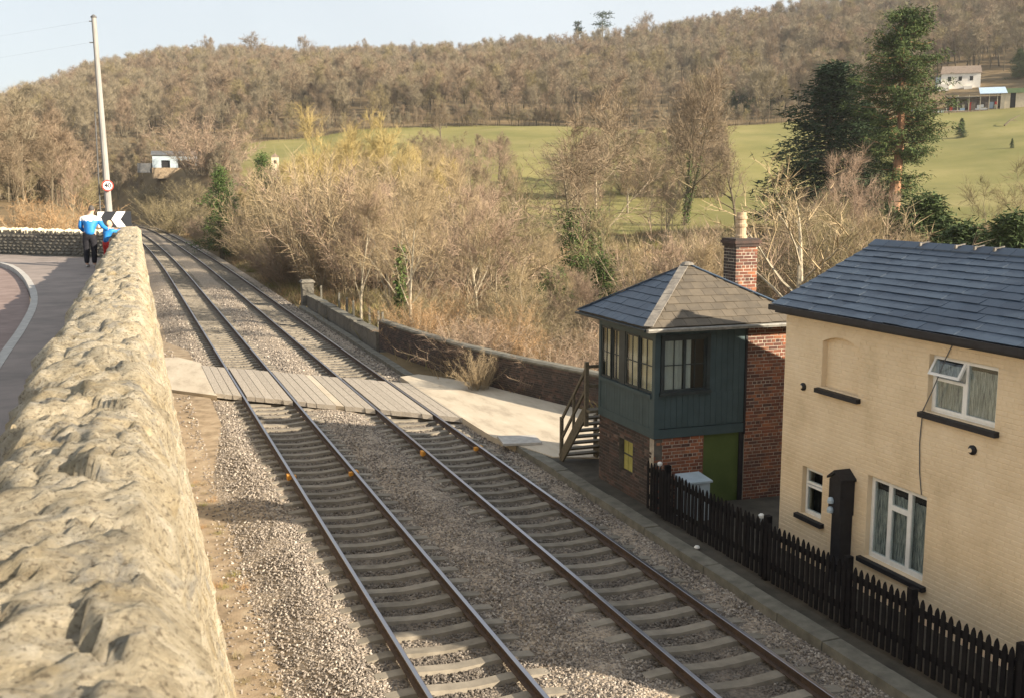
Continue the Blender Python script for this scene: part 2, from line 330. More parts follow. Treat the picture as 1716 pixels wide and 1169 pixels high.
# ------------------------------------------------------------------ lie of the land
TX1, TX2, GA = 4.485, 8.22, 0.7525     # the two track centres and half the distance between rail heads
_path = []                              # (y, x offset, heading) of the line: straight, then bending away to the left
_y, _x, _h, _s = -6.0, 0.0, 0.0, -6.0
while _s < 330:
    _path.append((_y, _x, _h)); ds = .5; _s += ds
    k = 0 if _s < 85 else (1/2600 if _s < 185 else 1/330)
    _h += k*ds; _x -= math.sin(_h)*ds; _y += math.cos(_h)*ds
_PY = [a[0] for a in _path]; _PX = [a[1] for a in _path]; _PH = [a[2] for a in _path]
def toff(y): return float(np.interp(y, _PY, _PX))
WALLPOLY = [(10.6, 46.0), (11.0, 42.0), (11.95, 36.4), (13.35, 31.6), (15.2, 26.6), (17.6, 22.0)]
def wallx(y):
    return float(np.interp(y, [22.0, 26.6, 31.6, 36.4, 42.0, 46.0, 300], [17.6, 15.2, 13.35, 11.95, 11.0, 10.6, 10.6])) if y > 22 else 22.0
TU = [-700, -300, -100, 0, 150, 300, 450, 600, 750, 900, 1050, 1200, 1350, 1500, 1650, 1850, 2300]
TV = {130: [330, 330, 335, 335, 345, 385, 395, 392, 390, 392, 390, 382, 372, 366, 362, 360, 360],
      200: [290, 295, 298, 298, 300, 330, 325, 318, 312, 308, 300, 300, 300, 298, 296, 296, 296],
      300: [250, 250, 250, 250, 250, 245, 222, 208, 207, 210, 222, 216, 203, 195, 187, 183, 180],
      620: [340, 300, 250, 212, 152, 128, 122, 124, 116, 104, 90, 66, 38, 12, -14, -34, -60]}
_az = lambda u: math.atan2(*(lambda d: (d.x, d.y))(ray(u, 300)))
TA = [_az(u) for u in TU]
TD = [130, 200, 300, 620, 720, 900, 1100]
TZ = []
for d in (130, 200, 300, 620): TZ.append([at_d(u, v, d).z for u, v in zip(TU, TV[d])])
TZ.append([z+10 for z in TZ[-1]]); TZ.append([z-10 for z in TZ[-1]]); TZ.append([z-40 for z in TZ[-1]])
TZ = np.array(TZ)
def table(az, d):
    row = [float(np.interp(az, TA, r)) for r in TZ]
    return float(np.interp(d, TD, row))
def near_z(x, y):
    if x > 10.2:
        if y > 20 or x > 22:
            s = x - wallx(y) if y > 20 else x-22
            return -.06 - 2.6*sstep(.3, 20, s)
        return -.06
    if x < 1.0:
        return -.5 + 5.3*sstep(.5, -5, x)*sstep(36, 50, y)
    return -.5
def ground_z(x, y):
    d = math.hypot(x, y); az = math.atan2(x, y)
    t = sstep(60, 130, d)
    z = lerp(near_z(x, y), table(az, max(d, 130)), t) if t > 0 else near_z(x, y)
    if d > 90: z += (mnoise.noise(Vector((x*.012, y*.012, 3)))*3.0 + mnoise.noise(Vector((x*.05, y*.05, 9)))*.8)*sstep(90, 260, d)
    if -5 < y < 310:
        q = abs(x - (6.35+toff(y)))
        z = lerp(-.5, z, sstep(5.5, (9.5+max(0, y-110)*.4 if x < 6+toff(y) else 20) if y > 60 else 5.9, q)) if (y > 46 or 1.2 < x < 10.2) else z
    return z
FIELD = []   # meadow outline in (azimuth pixel, distance)
def is_field(u, d):
    if d < 105 or d > 312: return 0
    far = float(np.interp(u, [330, 420, 560, 880, 1000, 1100, 1200, 1300, 2400], [0, 296, 300, 300, 292, 272, 292, 300, 302]))
    nr = float(np.interp(u, [330, 860, 1200, 1500, 2400], [240, 110, 120, 118, 112]))
    return min(sstep(nr-8, nr+8, d), 1-sstep(far-6, far+6, d))
def u_of(x, y):
    d = Vector((x, y, 0)); a = math.atan2(x, y) - YAW
    return 858 + 1820*math.tan(max(-1.3, min(1.3, a)))
def build_terrain():
    az = np.concatenate([np.radians(np.arange(-75, -14, 3.0)), np.radians(np.arange(-14, 56, .45)), np.radians(np.arange(56, 130, 3.0))])
    rr = [2.5]
    while rr[-1] < 960:
        r = rr[-1]; rr.append(r + (max(.9, r*.028) if r < 60 else (3.2 if r < 140 else (5.5 if r < 330 else (12 if r < 720 else 60)))))
    vs = []; fl = []; na = len(az)
    for r in rr:
        for a in az:
            x, y = r*math.sin(a), r*math.cos(a); vs.append((x, y, ground_z(x, y))); fl.append(is_field(u_of(x, y), r))
    fs = [(i*na+j, i*na+j+1, (i+1)*na+j+1, (i+1)*na+j) for i in range(len(rr)-1) for j in range(na-1)]
    fs = [tuple(reversed(f)) for f in fs]
    me = bpy.data.meshes.new('hillside_terrain'); me.from_pydata(vs, [], fs); me.materials.append(M['terrain'])
    at = me.attributes.new('field', 'FLOAT', 'POINT'); at.data.foreach_set('value', fl)
    me.polygons.foreach_set('use_smooth', [True]*len(fs)); me.update()
    o = bpy.data.objects.new('terrain', me); col.objects.link(o); o['kind'] = 'structure'
    o['label'] = 'valley and wooded hillside with green meadow'
build_terrain()
def sheet(name, poly, z, mt, th=.05, sub=None):
    m = MB(); k = len(poly)
    m.add([(x, y, z if not callable(z) else z(x, y)) for x, y in poly] + [(x, y, (z if not callable(z) else z(x, y))-th) for x, y in poly],
          [tuple(range(k)), tuple(reversed(range(k, 2*k)))] + [(i, i+k, (i+1) % k+k, (i+1) % k) for i in range(k)])
    return tag(m.build(name, mt, fix=True), kind='structure')
# yard, cess and the lane over the crossing
CY = [7, 14, 22, 28, 32, 35, 37, 40, 46, 49, 54, 60, 80, 100]
sheet('yard_ground', [(10.3, 3), (22, 3), (21.8, 21.5), (17.4, 22.4), (15, 26.9), (10.3, 27)], -.03, M['yard'])
LANE_N = [(9.62, 30.0), (9.66, 27.9), (10.4, 25.3), (13.2, 24.0), (17.4, 20)]
LANE_F = [(9.62, 38.4), (10.4, 38.7), (11.1, 37.6), (11.85, 36.2), (13.25, 31.5), (15.1, 26.5), (18.5, 21)]
sheet('lane', LANE_N + LANE_F[::-1], .004, M['crossing_tarmac'], .3)
sheet('crossing_approach', [(1.0, 39.3), (2.9, 37.0), (2.9, 44.4), (2.1, 46.2), (1.0, 46.2)], -.01, M['crossing_tarmac'], .5)
sheet('crossing_infill', [(6.378, 33.95), (6.598, 33.74), (6.598, 39.9), (6.378, 40.1)], -.012, M['crossing_tarmac'], .3)

# ------------------------------------------------------------------ ballast bed 
BX = [1.75, 2.1, 2.5, 2.85, 3.2, 3.73, 4.5, 5.24, 5.7, 6.0, 6.35, 6.7, 7.0, 7.48, 8.2, 8.97, 9.4, 9.75, 10.0]
BZ = [-.5, -.42, -.3, -.2, -.2, -.235, -.255, -.235, -.2, -.15, -.13, -.15, -.2, -.235, -.255, -.235, -.2, -.17, -.2]
def ballast_z(x): return float(np.interp(x, BX, BZ))
def build_ballast():
    ys = list(np.arange(5, 48, .3)) + list(np.arange(48, 120, 1.2)) + list(np.arange(120, 300, 3)); xs = np.arange(1.75, 10.01, .165)
    vs = []; nx = len(xs)
    for y in ys:
        o = toff(y); h = float(np.interp(y, _PY, _PH))
        for x in xs:
            q = x-6.35; z = ballast_z(x) + .035*mnoise.noise(Vector((x*1.3, y*1.3, 1))) + .02*mnoise.noise(Vector((x*5, y*5, 4)))
            vs.append((6.35 + o + q*math.cos(h), y + q*math.sin(h), z))
    fs = [(i*nx+j, i*nx+j+1, (i+1)*nx+j+1, (i+1)*nx+j) for i in range(len(ys)-1) for j in range(nx-1)]
    m = MB(); m.add(vs, fs); o = m.build('ballast_bed', M['ballast'], smooth=True); tag(o, kind='structure')
build_ballast()
PROTO = {}
def proto_coll(name):
    c = bpy.data.collections.new(name); PROTO[name] = c; return c
def instancer(name, pts, scales, coll, mat_list=None, rots=None, tilt=0.0):
    """one 'stuff' object: points that carry instances of the meshes in an unlinked collection"""
    me = bpy.data.meshes.new(name); me.from_pydata([tuple(p) for p in pts], [], [])
    s = me.attributes.new('scl', 'FLOAT_VECTOR', 'POINT'); s.data.foreach_set('vector', np.array(scales, dtype=np.float32).ravel())
    k = len(pts); rg = np.random.default_rng(5)
    ro = np.stack([(rg.random(k)-.5)*tilt, (rg.random(k)-.5)*tilt, rg.random(k)*6.283], 1).astype(np.float32)
    r = me.attributes.new('rot', 'FLOAT_VECTOR', 'POINT'); r.data.foreach_set('vector', ro.ravel())
    o = bpy.data.objects.new(name, me); col.objects.link(o); o['kind'] = 'stuff'
    g = bpy.data.node_groups.new(name, 'GeometryNodeTree')
    g.interface.new_socket('Geometry', in_out='INPUT', socket_type='NodeSocketGeometry'); g.interface.new_socket('Geometry', in_out='OUTPUT', socket_type='NodeSocketGeometry')
    N = g.nodes; gi = N.new('NodeGroupInput'); go = N.new('NodeGroupOutput'); ip = N.new('GeometryNodeInstanceOnPoints')
    ci = N.new('GeometryNodeCollectionInfo'); ci.inputs['Collection'].default_value = coll; ci.inputs['Separate Children'].default_value = True; ci.inputs['Reset Children'].default_value = True
    a = N.new('GeometryNodeInputNamedAttribute'); a.data_type = 'FLOAT_VECTOR'; a.inputs[0].default_value = 'scl'
    b = N.new('GeometryNodeInputNamedAttribute'); b.data_type = 'FLOAT_VECTOR'; b.inputs[0].default_value = 'rot'
    L = g.links.new; L(gi.outputs[0], ip.inputs['Points']); L(ci.outputs[0], ip.inputs['Instance']); ip.inputs['Pick Instance'].default_value = True
    L(a.outputs[0], ip.inputs['Scale']); L(b.outputs[0], ip.inputs['Rotation'])
    rv = N.new('FunctionNodeRandomValue'); rv.data_type = 'INT'; 
    rv.inputs[4].default_value = 0; rv.inputs[5].default_value = max(0, len(coll.objects)-1); L(rv.outputs[2], ip.inputs['Instance Index'])
    L(ip.outputs[0], go.inputs[0])
    md = o.modifiers.new('scatter', 'NODES'); md.node_group = g
    return o
def rock_mesh(name, mt, seed, sx=1, sy=1, sz=.7, rough=.28, sub=1):
    import bmesh
    bm = bmesh.new(); bmesh.ops.create_icosphere(bm, subdivisions=sub, radius=1)
    r = random.Random(seed)
    for v in bm.verts:
        v.co *= 1 + (r.random()-.5)*2*rough; v.co.x *= sx; v.co.y *= sy; v.co.z *= sz
    me = bpy.data.meshes.new(name); bm.to_mesh(me); bm.free(); me.materials.append(mt); return me
SLEEPER_GAP = .66
def in_sleeper(x, y, cx):
    return abs(x-cx) < 1.24 and ((y-6) % SLEEPER_GAP) < .27
def in_crossing(x, y):
    e = 40.1 - .98*x    # near edge of the deck
    return e-.25 < y < e+7.0
def scatter_ballast():
    c = proto_coll('ballast_stone_meshes')
    for i in range(6):
        o = bpy.data.objects.new('ballast_stone', rock_mesh('ballast_stone', M['ballast_stone'], 40+i, 1, .8, .65, .3)); c.objects.link(o)
    rg = np.random.default_rng(3); pts = []; scl = []
    for (y0, y1, dens, s0) in ((7.5, 15, 760, .021), (15, 23, 560, .023), (23, 34, 260, .027), (34, 48, 90, .033), (48, 80, 30, .04)):
        k = int((y1-y0)*8.1*dens)
        X = 1.3 + rg.random(k)*8.65; Y = y0 + rg.random(k)*(y1-y0)
        for x, y in zip(X, Y):
            if in_crossing(x, y) and y > 28: continue
            cover = 1.0
            if x < 2.7: cover = max(.07, (x-1.6)/1.0)
            for cx in (TX1, TX2):
                if abs(x-cx) < 1.24 and ((y-6) % SLEEPER_GAP) < .29: cover = .02 if abs(x-cx) < .95 else .15
                elif abs(abs(x-cx)-GA) < .1: cover = 0
            if rg.random() > cover: continue
            s = s0*(.6+.9*rg.random()); pts.append((x+toff(y), y, (ballast_z(x) if x > 2.05 else -.44+.32*sstep(27, 36.5, y)*(1-sstep(46.5, 54, y)))+s*.25)); scl.append((s*1.25, s, s))
    instancer('ballast_stones', pts, scl, c, tilt=2.5)
scatter_ballast()

# ------------------------------------------------------------------ the two tracks
RAILP = [(-.07,-.16),(.07,-.16),(.07,-.145),(.012,-.125),(.012,-.045),(.036,-.035),(.036,-.004),(.03,0),(-.03,0),(-.036,-.004),(-.036,-.035),(-.012,-.045),(-.012,-.125),(-.07,-.145)]
def sleeper_mesh():
    m = MB(); n = 8; prof = []
    for i in range(n+1):
        x = -1.25 + 2.5*i/n; q = abs(x)
        zt = -.155 if q > .5 else -.155 - .045*(1-(q/.5)**2)
        zt -= .03*sstep(1.05, 1.25, q); prof.append((x, zt))
    vs = []; 
    for x, zt in prof: vs += [(x, -.13, zt-.2), (x, -.105, zt), (x, .105, zt), (x, .13, zt-.2)]
    fs = []
    for i in range(n):
        a = i*4; b = a+4; fs += [(a, b, b+1, a+1), (a+1, b+1, b+2, a+2), (a+2, b+2, b+3, a+3)]
    fs += [(0, 1, 2, 3), (n*4+3, n*4+2, n*4+1, n*4)]
    m.add(vs, fs); return m.mesh('sleeper', M['concrete'])
SL = sleeper_mesh()
def clip_mesh():
    m = MB()
    m.box(-.03, .03, -.05, .05, -.16, -.125)
    return m.mesh('rail_fastening', M['rail'])
FC = clip_mesh()
def build_track(cx, label):
    root = empty('railway_track', (cx, 12, 0), label, 'railway track', 'double track line')
    for s in (-1, 1):
        m = MB(); k = len(RAILP)
        st_ = [p for i, p in enumerate(_path) if (p[0] < 85 and i % 40 == 0) or (p[0] >= 85 and i % 8 == 0)]
        b = 0; vs = []; fs = []; mi = []
        for (y, x, h) in st_:
            for (px, pz) in RAILP:
                q = cx + s*GA + px - 6.35
                vs.append((6.35 + x + q*math.cos(h), y + q*math.sin(h), pz))
        for i in range(len(st_)-1):
            for j in range(k):
                j2 = (j+1) % k; fs.append((i*k+j, i*k+j2, (i+1)*k+j2, (i+1)*k+j)); mi.append(1 if j in (6, 7, 8) else 0)
        m.v = vs; m.f = fs; m.m = mi
        m.build('rail', [M['rail'], M['rail_top']], root)
    n = 0; s = 6.0 + .13
    while n < 290 and s < 196:
        y = s; x = float(np.interp(y, _PY, _PX)); h = float(np.interp(y, _PY, _PH)); q = cx-6.35
        so_ = link_mesh('sleeper', SL, root, (6.35+x+q*math.cos(h), y+q*math.sin(h), R.uniform(-.006, .006)), (0, 0, h+R.uniform(-.012, .012)))
        s += SLEEPER_GAP; n += 1
    return root
T1 = build_track(TX1, 'railway track nearest the rubble stone wall')
T2 = build_track(TX2, 'railway track nearest the signal box and picket fence')
def clampm(m, x, y, s):
    m.box(x-s*.02-.09, x-s*.02+.09, y-.07, y+.07, -.15, -.06); m.box(x+s*.06-.05, x+s*.06+.05, y-.1, y+.1, -.155, -.03)
for root, u, v in ((T1, 470, 797), (T1, 583, 790), (T2, 697, 757), (T2, 787, 749)):
    p = at_z(u, v, -.05); xs = [(root.location.x+s*GA) for s in (-1, 1)]; x = min(xs, key=lambda q: abs(q-p.x)); sg = -1 if x < root.location.x else 1
    m = MB(); clampm(m, x, p.y, sg); m.build('rail_clamp', M['clamp'], root)
# timber deck of the crossing, its boards laid along the rails
deck = empty('level_crossing_deck', (6.3, 37, 0), 'pale timber boarded crossing deck laid between and beside the rails', 'crossing deck')
def dy(x): return 40.1 - .98*x
bx = []
for cx in (TX1, TX2):
    bx += [(cx-GA+.09+i*.267, cx-GA+.09+i*.267+.261) for i in range(5)]
    bx += [(cx-GA-.05-.27*(i+1), cx-GA-.05-.27*i-.012) for i in range(3)]
    bx += [(cx+GA+.05+.27*i, cx+GA+.05+.27*i+.258) for i in range(4 if cx == TX1 else 3)]
for (a, b) in bx:
    j0 = R.uniform(-.05, .05); y0, y0b = dy(a)+j0, dy(b)+j0; y1, y1b = y0+6.4, y0b+6.4; z = R.uniform(-.005, .004)
    m = MB(); c = .007
    m.add([(a, y0+.1, z-c), (a+c, y0+.1, z), (b-c, y0b+.1, z), (b, y0b+.1, z-c), (a, y1-.1, z-c), (a+c, y1-.1, z), (b-c, y1b-.1, z), (b, y1b-.1, z-c),
           (a, y0, z-.13), (b, y0b, z-.13), (a, y1, z-.13), (b, y1b, z-.13)],
          [(0,1,5,4),(1,2,6,5),(2,3,7,6),(0,4,10,8),(3,9,11,7),(8,9,3,2,1,0),(10,4,5,6,7,11),(8,10,11,9)])
    m.build('board', M['timber'], deck)

# concrete edging between the far track and the yard
edg = empty('concrete_edging', (10.1, 9, 0), 'weathered concrete edging strip along the foot of the picket fence', 'edging')
y = 6.0
while y < 27.5:
    L = 1.2; m = MB(); x0 = 9.93 + R.uniform(-.012, .012); z = -.015 + R.uniform(-.012, .012)
    m.hexa([(x0, y, -.3), (x0+.36, y, -.3), (x0+.36, y+L-.015, -.3), (x0, y+L-.015, -.3), (x0+.015, y, z), (x0+.35, y, z+.01), (x0+.35, y+L-.015, z+.008), (x0+.015, y+L-.015, z)])
    m.build('slab', M['edging'], edg); y += L
edg2 = empty('concrete_edging', (10.0, 39, 0), 'long concrete kerb strip at the foot of the low dark parapet', 'edging')
y = 38.9
while y < 64:
    L = 1.8; m = MB(); z = -.02+R.uniform(-.015, .015)
    m.box(9.95, 10.28, y, y+L-.02, -.3, z); m.build('slab', M['edging'], edg2); y += L
p = at_z(868, 738, .03)
m = MB(); m.hexa([(p.x-.55, p.y-.35, .01), (p.x+.5, p.y-.55, .01), (p.x+.65, p.y+.35, .01), (p.x-.4, p.y+.6, .01), (p.x-.55, p.y-.35, .07), (p.x+.5, p.y-.55, .075), (p.x+.65, p.y+.35, .07), (p.x-.4, p.y+.6, .08)])
tag(m.build('concrete_slab', M['kerb'], org=(p.x, p.y, .01)), 'flat pale concrete slab lying beside the lane near the steps', 'slab')
tag(MB().lathe((0, 0, 0), [(.04, 0), (.06, .02), (.045, .05), (.02, .06)], 7).build('litter', M['debris'], org=(0, 0, 0)), 'scrap of white litter on the edging by the picket fence', 'litter').location = at_z(1168, 918, .0)

# ------------------------------------------------------------------ rubble wall, pavement and road on the left
def wl(y): return -.53 + .018*y
def wtop(y): return 6.0 - .0102*y
WTH = .53
def lump(x, y, z, amp=1.0):
    q = Vector((x, y, z)); w_ = Vector((mnoise.noise(q*3), mnoise.noise(q*3+Vector((9, 0, 0))), 0))*.22
    d, fp = mnoise.voronoi(Vector((q.x*4.6, q.y*3.4, q.z*5.5))+w_*3); cl = mnoise.cell(fp[0]*9.7); e = min(.13, d[1]-d[0])/.13
    f = mnoise.fractal(q*6, .7, 2.1, 7)
    return amp*(.026*e**.5 + .026*cl + .02*mnoise.noise(q*1.7) + .02*f + .016*(1-2.4*abs(mnoise.noise(q*9))))
def build_stone_wall():
    root = empty('stone_wall', (0, 2, 0), 'long sunlit limestone rubble wall running away beside the pavement', 'wall')
    ys = list(np.arange(-1.0, 5, .03)) + list(np.arange(5, 14, .06)) + list(np.arange(14, 37.4, .13))
    vs = []; nc = 0; secs = []
    for y in ys:
        xl = wl(y); zt = wtop(y); row = []
        sh = .06*mnoise.noise(Vector((y*.9, 0, 0))) + .05*mnoise.noise(Vector((y*2.3, 5, 0))) + .05*mnoise.cell(Vector((y*2.6, 3.3, 0)))
        for t in np.linspace(0, 1, 8): row.append((xl - .03*(1-t) + sh, y, lerp(4.3, zt-.04, t), -1, 0))
        for t in np.linspace(0, 1, 22): row.append((xl + .03 + (WTH-.06)*t + sh*(1-t), y, zt + .025*math.sin(t*math.pi), 0, 1))
        xb = 1.22 - max(0, y-25)*.02
        for t in np.linspace(0.004, 1, 44): row.append((lerp(xl+WTH, xb, t), y, lerp(zt-.03, -.7, t), 1, 0))
        nc = len(row)
        for (x, yy, z, nx_, nz_) in row:
            k = lump(x, yy, z, 1.0 if y < 20 else .8); vs.append((x+nx_*k*1.3, yy+.4*k, z+nz_*k*1.2))
    fs = [(i*nc+j, (i+1)*nc+j, (i+1)*nc+j+1, i*nc+j+1) for i in range(len(ys)-1) for j in range(nc-1)]
    fs.append(tuple(range((len(ys)-1)*nc, len(ys)*nc)))
    m = MB(); m.add(vs, fs); m.build('wall_core', M['stone_core'], root, smooth=True)
    rocks = [rock_mesh('stone', M['stone'], 70+i, 1, .75, .45, .07, 2) for i in range(8)]
    for i in range(290):
        k = i/290; y = 2.0 + 34.9*k**1.4
        if i % 3 == 0:   # edge stones on the pavement side
            x = wl(y) + R.uniform(.08, .16); z = wtop(y) - R.uniform(.01, .06)
        elif i % 3 == 1: x = wl(y) + R.uniform(.1, .45); z = wtop(y) + R.uniform(-.035, -.005)
        else:
            x = wl(y) + R.uniform(.3, .4); z = wtop(y) - R.uniform(.01, .05)
        if y < 2.6: continue
        s = R.uniform(.06, .13)
        o = link_mesh('stone', R.choice(rocks), root, (x, y, z), (R.uniform(-.3, .3), R.uniform(-.3, .3), R.choice((0, 3.14, 1.57))+R.uniform(-.4, .4)))
        o.scale = (s*R.uniform(.9, 1.3), s*R.uniform(.9, 1.3), s*.7)
build_stone_wall()
def zr(y): return 4.6 + max(0, (14-y))*.012
KERB = [(-1.7, -4), (-1.7, 4), (-1.68, 10), (-1.66, 16.8), (-1.65, 19.7), (-1.73, 23.7), (-2.05, 28.0), (-2.68, 33.2), (-3.5, 37.2), (-5.2, 41.0), (-8, 45), (-13, 50.5)]
def catmull(P, n=6):
    out = []
    for i in range(len(P)-1):
        a = P[max(i-1, 0)]; b = P[i]; c = P[i+1]; d = P[min(i+2, len(P)-1)]
        for k in range(n):
            t = k/n; out.append(tuple(.5*((2*b[j]) + (-a[j]+c[j])*t + (2*a[j]-5*b[j]+4*c[j]-d[j])*t*t + (-a[j]+3*b[j]-3*c[j]+d[j])*t**3) for j in range(2)))
    out.append(P[-1]); return out
KC = catmull(KERB, 6)
def strip(name, A, B, za, mt, kind='structure', th=.2):
    m = MB(); k = len(A); vs = [(x, y, za(y)) for x, y in A] + [(x, y, za(y)) for x, y in B] + [(x, y, za(y)-th) for x, y in A] + [(x, y, za(y)-th) for x, y in B]
    fs = []
    for i in range(k-1): fs += [(i, i+1, k+i+1, k+i), (2*k+i, 3*k+i, 3*k+i+1, 2*k+i+1), (i, 2*k+i, 2*k+i+1, i+1), (k+i, k+i+1, 3*k+i+1, 3*k+i)]
    m.add(vs, fs); return tag(m.build(name, mt, fix=True), kind=kind)
FW = [(.1, 38.6), (-13.5, 52.2)]   # foot of the far wall
def farx(y): return wl(y)+.05 if y < 38.5 else .1-(y-38.6)
B = [(wl(y)+.08 if y < 37.5 else .1-(y-38.0)*1.0+.0, y) for x, y in KC]
strip('pavement', [(x+.11, y) for x, y in KC], B, lambda y: zr(y)+.0, M['pavement'])
strip('road', [(-30, y) for x, y in KC], [(x-.02, y) for x, y in KC], lambda y: zr(y)-.115, M['tarmac_road'])
strip('cess_path', [(.3, y) for y in CY], [(2.7-.004*max(0, y-60), y) for y in CY], lambda y: -.44+.32*sstep(27, 36.5, y)*(1-sstep(46.5, 54, y)), M['cess'], th=.3)
kroot = empty('kerb', (-1.7, 16, 4.6), 'grey concrete kerb curving round the bend of the pavement', 'kerb')
for i in range(0, len(KC)-1, 2):
    a = Vector((*KC[i], 0)); b = Vector((*KC[min(i+2, len(KC)-1)], 0)); d = (b-a).normalized(); n_ = Vector((d.y, -d.x, 0))
    if a.y < 8 or a.y > 46: continue
    e = d*.006; m = MB(); q = [a+e, b-e, b-e+n_*.14, a+e+n_*.14]
    m.hexa([(p.x, p.y, zr(p.y)-.2) for p in q] + [(p.x, p.y, zr(p.y)+.006) for p in q]); m.build('kerbstone', M['kerb'], kroot, fix=True)
def far_wall():
    root = empty('stone_wall', (FW[0][0], FW[0][1], 4.6), 'dark shaded dry stone wall with jagged pale coping behind the pavement bend', 'wall')
    d = Vector((-1, 1, 0)).normalized(); n_ = Vector((-1, -1, 0)).normalized(); L = 19; P0 = Vector((.15, 38.55, 0))
    m = MB(); a = P0; b = P0+d*L
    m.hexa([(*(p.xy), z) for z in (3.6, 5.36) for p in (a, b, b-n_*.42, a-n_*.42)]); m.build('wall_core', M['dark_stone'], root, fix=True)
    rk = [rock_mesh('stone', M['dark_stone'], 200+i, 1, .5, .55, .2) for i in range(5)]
    rt = math.atan2(d.y, d.x); c = 0; z = 4.6; 
    for r_ in range(7):
        s = R.uniform(0, .2)
        while s < 9 and c < 230:
            w_ = R.uniform(.16, .34); p = a + d*(s+w_/2) + n_*.0
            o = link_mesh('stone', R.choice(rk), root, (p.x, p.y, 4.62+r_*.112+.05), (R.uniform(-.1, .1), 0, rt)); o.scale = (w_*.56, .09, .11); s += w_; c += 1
    ck = [rock_mesh('coping_stone', M['coping'], 300+i, .45, 1.0, 1.0, .18) for i in range(5)]
    s = 0
    while s < L:
        w_ = R.uniform(.09, .17); p = a + d*(s+w_/2) - n_*.2
        o = link_mesh('coping_stone', R.choice(ck), root, (p.x, p.y, 5.4+R.uniform(-.02, .03)), (0, R.uniform(-.15, .15), rt)); o.scale = (w_*1.05, .22, R.uniform(.1, .15)); s += w_
far_wall()
# ------------------------------------------------------------------ brickwork
_BC = {}
def brick_mesh(L, H, D, mt):
    k = (round(L, 2), round(H, 3), round(D, 2), mt.name)
    if k not in _BC:
        L = k[0]; c = .006
        m = MB(); m.add([(0, D, 0), (L, D, 0), (L, D, H), (0, D, H), (0, c, 0), (L, c, 0), (L, c, H), (0, c, H), (c, 0, c), (L-c, 0, c), (L-c, 0, H-c), (c, 0, H-c)],
              [(8,9,10,11),(4,5,9,8),(5,6,10,9),(6,7,11,10),(7,4,8,11),(0,1,5,4),(1,2,6,5),(2,3,7,6),(3,0,4,7)])
        _BC[k] = m.mesh('brick', mt)
    return _BC[k]
def brick_rects(W, H, holes, bl=.215, bh=.065, j=.011, phase=0, mix=True):
    out = []; r = 0; t = 0.0
    while t + bh <= H + .02:
        hdr = mix and (r % 4 == 3); L = bl/2-.005 if hdr else bl
        s = -(L+j)*(.5 if (r+phase) % 2 else 0)
        while s < W:
            a, b = max(s, .003), min(s+L, W-.003)
            segs = [(a, b)] if b-a > .03 else []
            for (h0, h1, v0, v1) in holes:
                if t+bh*.6 > v0 and t+bh*.4 < v1:
                    ns = []
                    for (p, q) in segs:
                        if q <= h0 or p >= h1: ns.append((p, q))
                        else:
                            if h0-p > .03: ns.append((p, h0-.004))
                            if q-h1 > .03: ns.append((h1+.004, q))
                    segs = ns
            out += [(p, q, t) for p, q in segs if q-p > .03]
            s += L+j
        t += bh+j; r += 1
    return out
def brick_face(root, O, inward, W, H, holes, mt, budget, depth=.1, score=None, phase=0, bh=.065):
    """bricks of one wall face: the `budget` nearest as parts, the rest joined as stuff"""
    inw = Vector((inward[0], inward[1], 0)).normalized(); U = Vector((inw.y, -inw.x, 0)); rz = math.atan2(U.y, U.x); O = Vector(O)
    rects = brick_rects(W, H, holes, bh=bh, phase=phase)
    if score is None: score = lambda p: (p - Vector((0, 0, HC))).length
    rects.sort(key=lambda q: score(O + U*((q[0]+q[1])/2) + Vector((0, 0, q[2]))))
    rest = MB()
    for i, (p, q, t) in enumerate(rects):
        pr = R.uniform(-.004, .004)*(.4 if mt is M['cream'] else 1); pos = O + U*p + Vector((0, 0, t)) - inw*pr
        if i < budget: link_mesh('brick', brick_mesh(q-p, bh, depth, mt), root, pos, (0, 0, rz))
        else:
            c = .006; L = q-p; H_ = bh; loc = [(c,0,c),(L-c,0,c),(L-c,0,H_-c),(c,0,H_-c),(0,c,0),(L,c,0),(L,c,H_),(0,c,H_),(0,depth,0),(L,depth,0),(L,depth,H_),(0,depth,H_)]
            rest.add([pos + U*x + inw*y + Vector((0, 0, z)) for x, y, z in loc], [(0,1,2,3),(4,5,1,0),(5,6,2,1),(6,7,3,2),(7,4,0,3),(8,9,5,4),(9,10,6,5),(10,11,7,6),(11,8,4,7)])
    if rest.v: tag(rest.build('brickwork', mt, root), kind='stuff')
def panel(root, O, inward, W, H, holes, mt, name='mortar_bed', y0=.007, depth=.2):
    """flat wall panel with rectangular openings"""
    inw = Vector((inward[0], inward[1], 0)).normalized(); U = Vector((inw.y, -inw.x, 0)); O = Vector(O); Z = Vector((0, 0, 1))
    ss = sorted({0, W, *[h[0] for h in holes], *[h[1] for h in holes]}); ts = sorted({0, H, *[h[2] for h in holes], *[h[3] for h in holes]})
    m = MB(); ns, nt_ = len(ss)-1, len(ts)-1
    solid = lambda i, k: 0 <= i < ns and 0 <= k < nt_ and not any(h[0]-1e-6 <= ss[i] and ss[i+1] <= h[1]+1e-6 and h[2]-1e-6 <= ts[k] and ts[k+1] <= h[3]+1e-6 for h in holes)
    P = lambda s, t, y: O + U*s + Z*t + inw*y
    for i in range(ns):
        for k in range(nt_):
            if not solid(i, k): continue
            a, b, c, d = ss[i], ss[i+1], ts[k], ts[k+1]
            q = [P(a,c,y0), P(b,c,y0), P(b,d,y0), P(a,d,y0), P(a,c,depth), P(b,c,depth), P(b,d,depth), P(a,d,depth)]
            fs = [(0,1,2,3), (7,6,5,4)]
            if not solid(i-1, k): fs.append((4,0,3,7))
            if not solid(i+1, k): fs.append((1,5,6,2))
            if not solid(i, k-1): fs.append((4,5,1,0))
            if not solid(i, k+1): fs.append((3,2,6,7))
            m.add(q, fs)
    return m.build(name, mt, root)
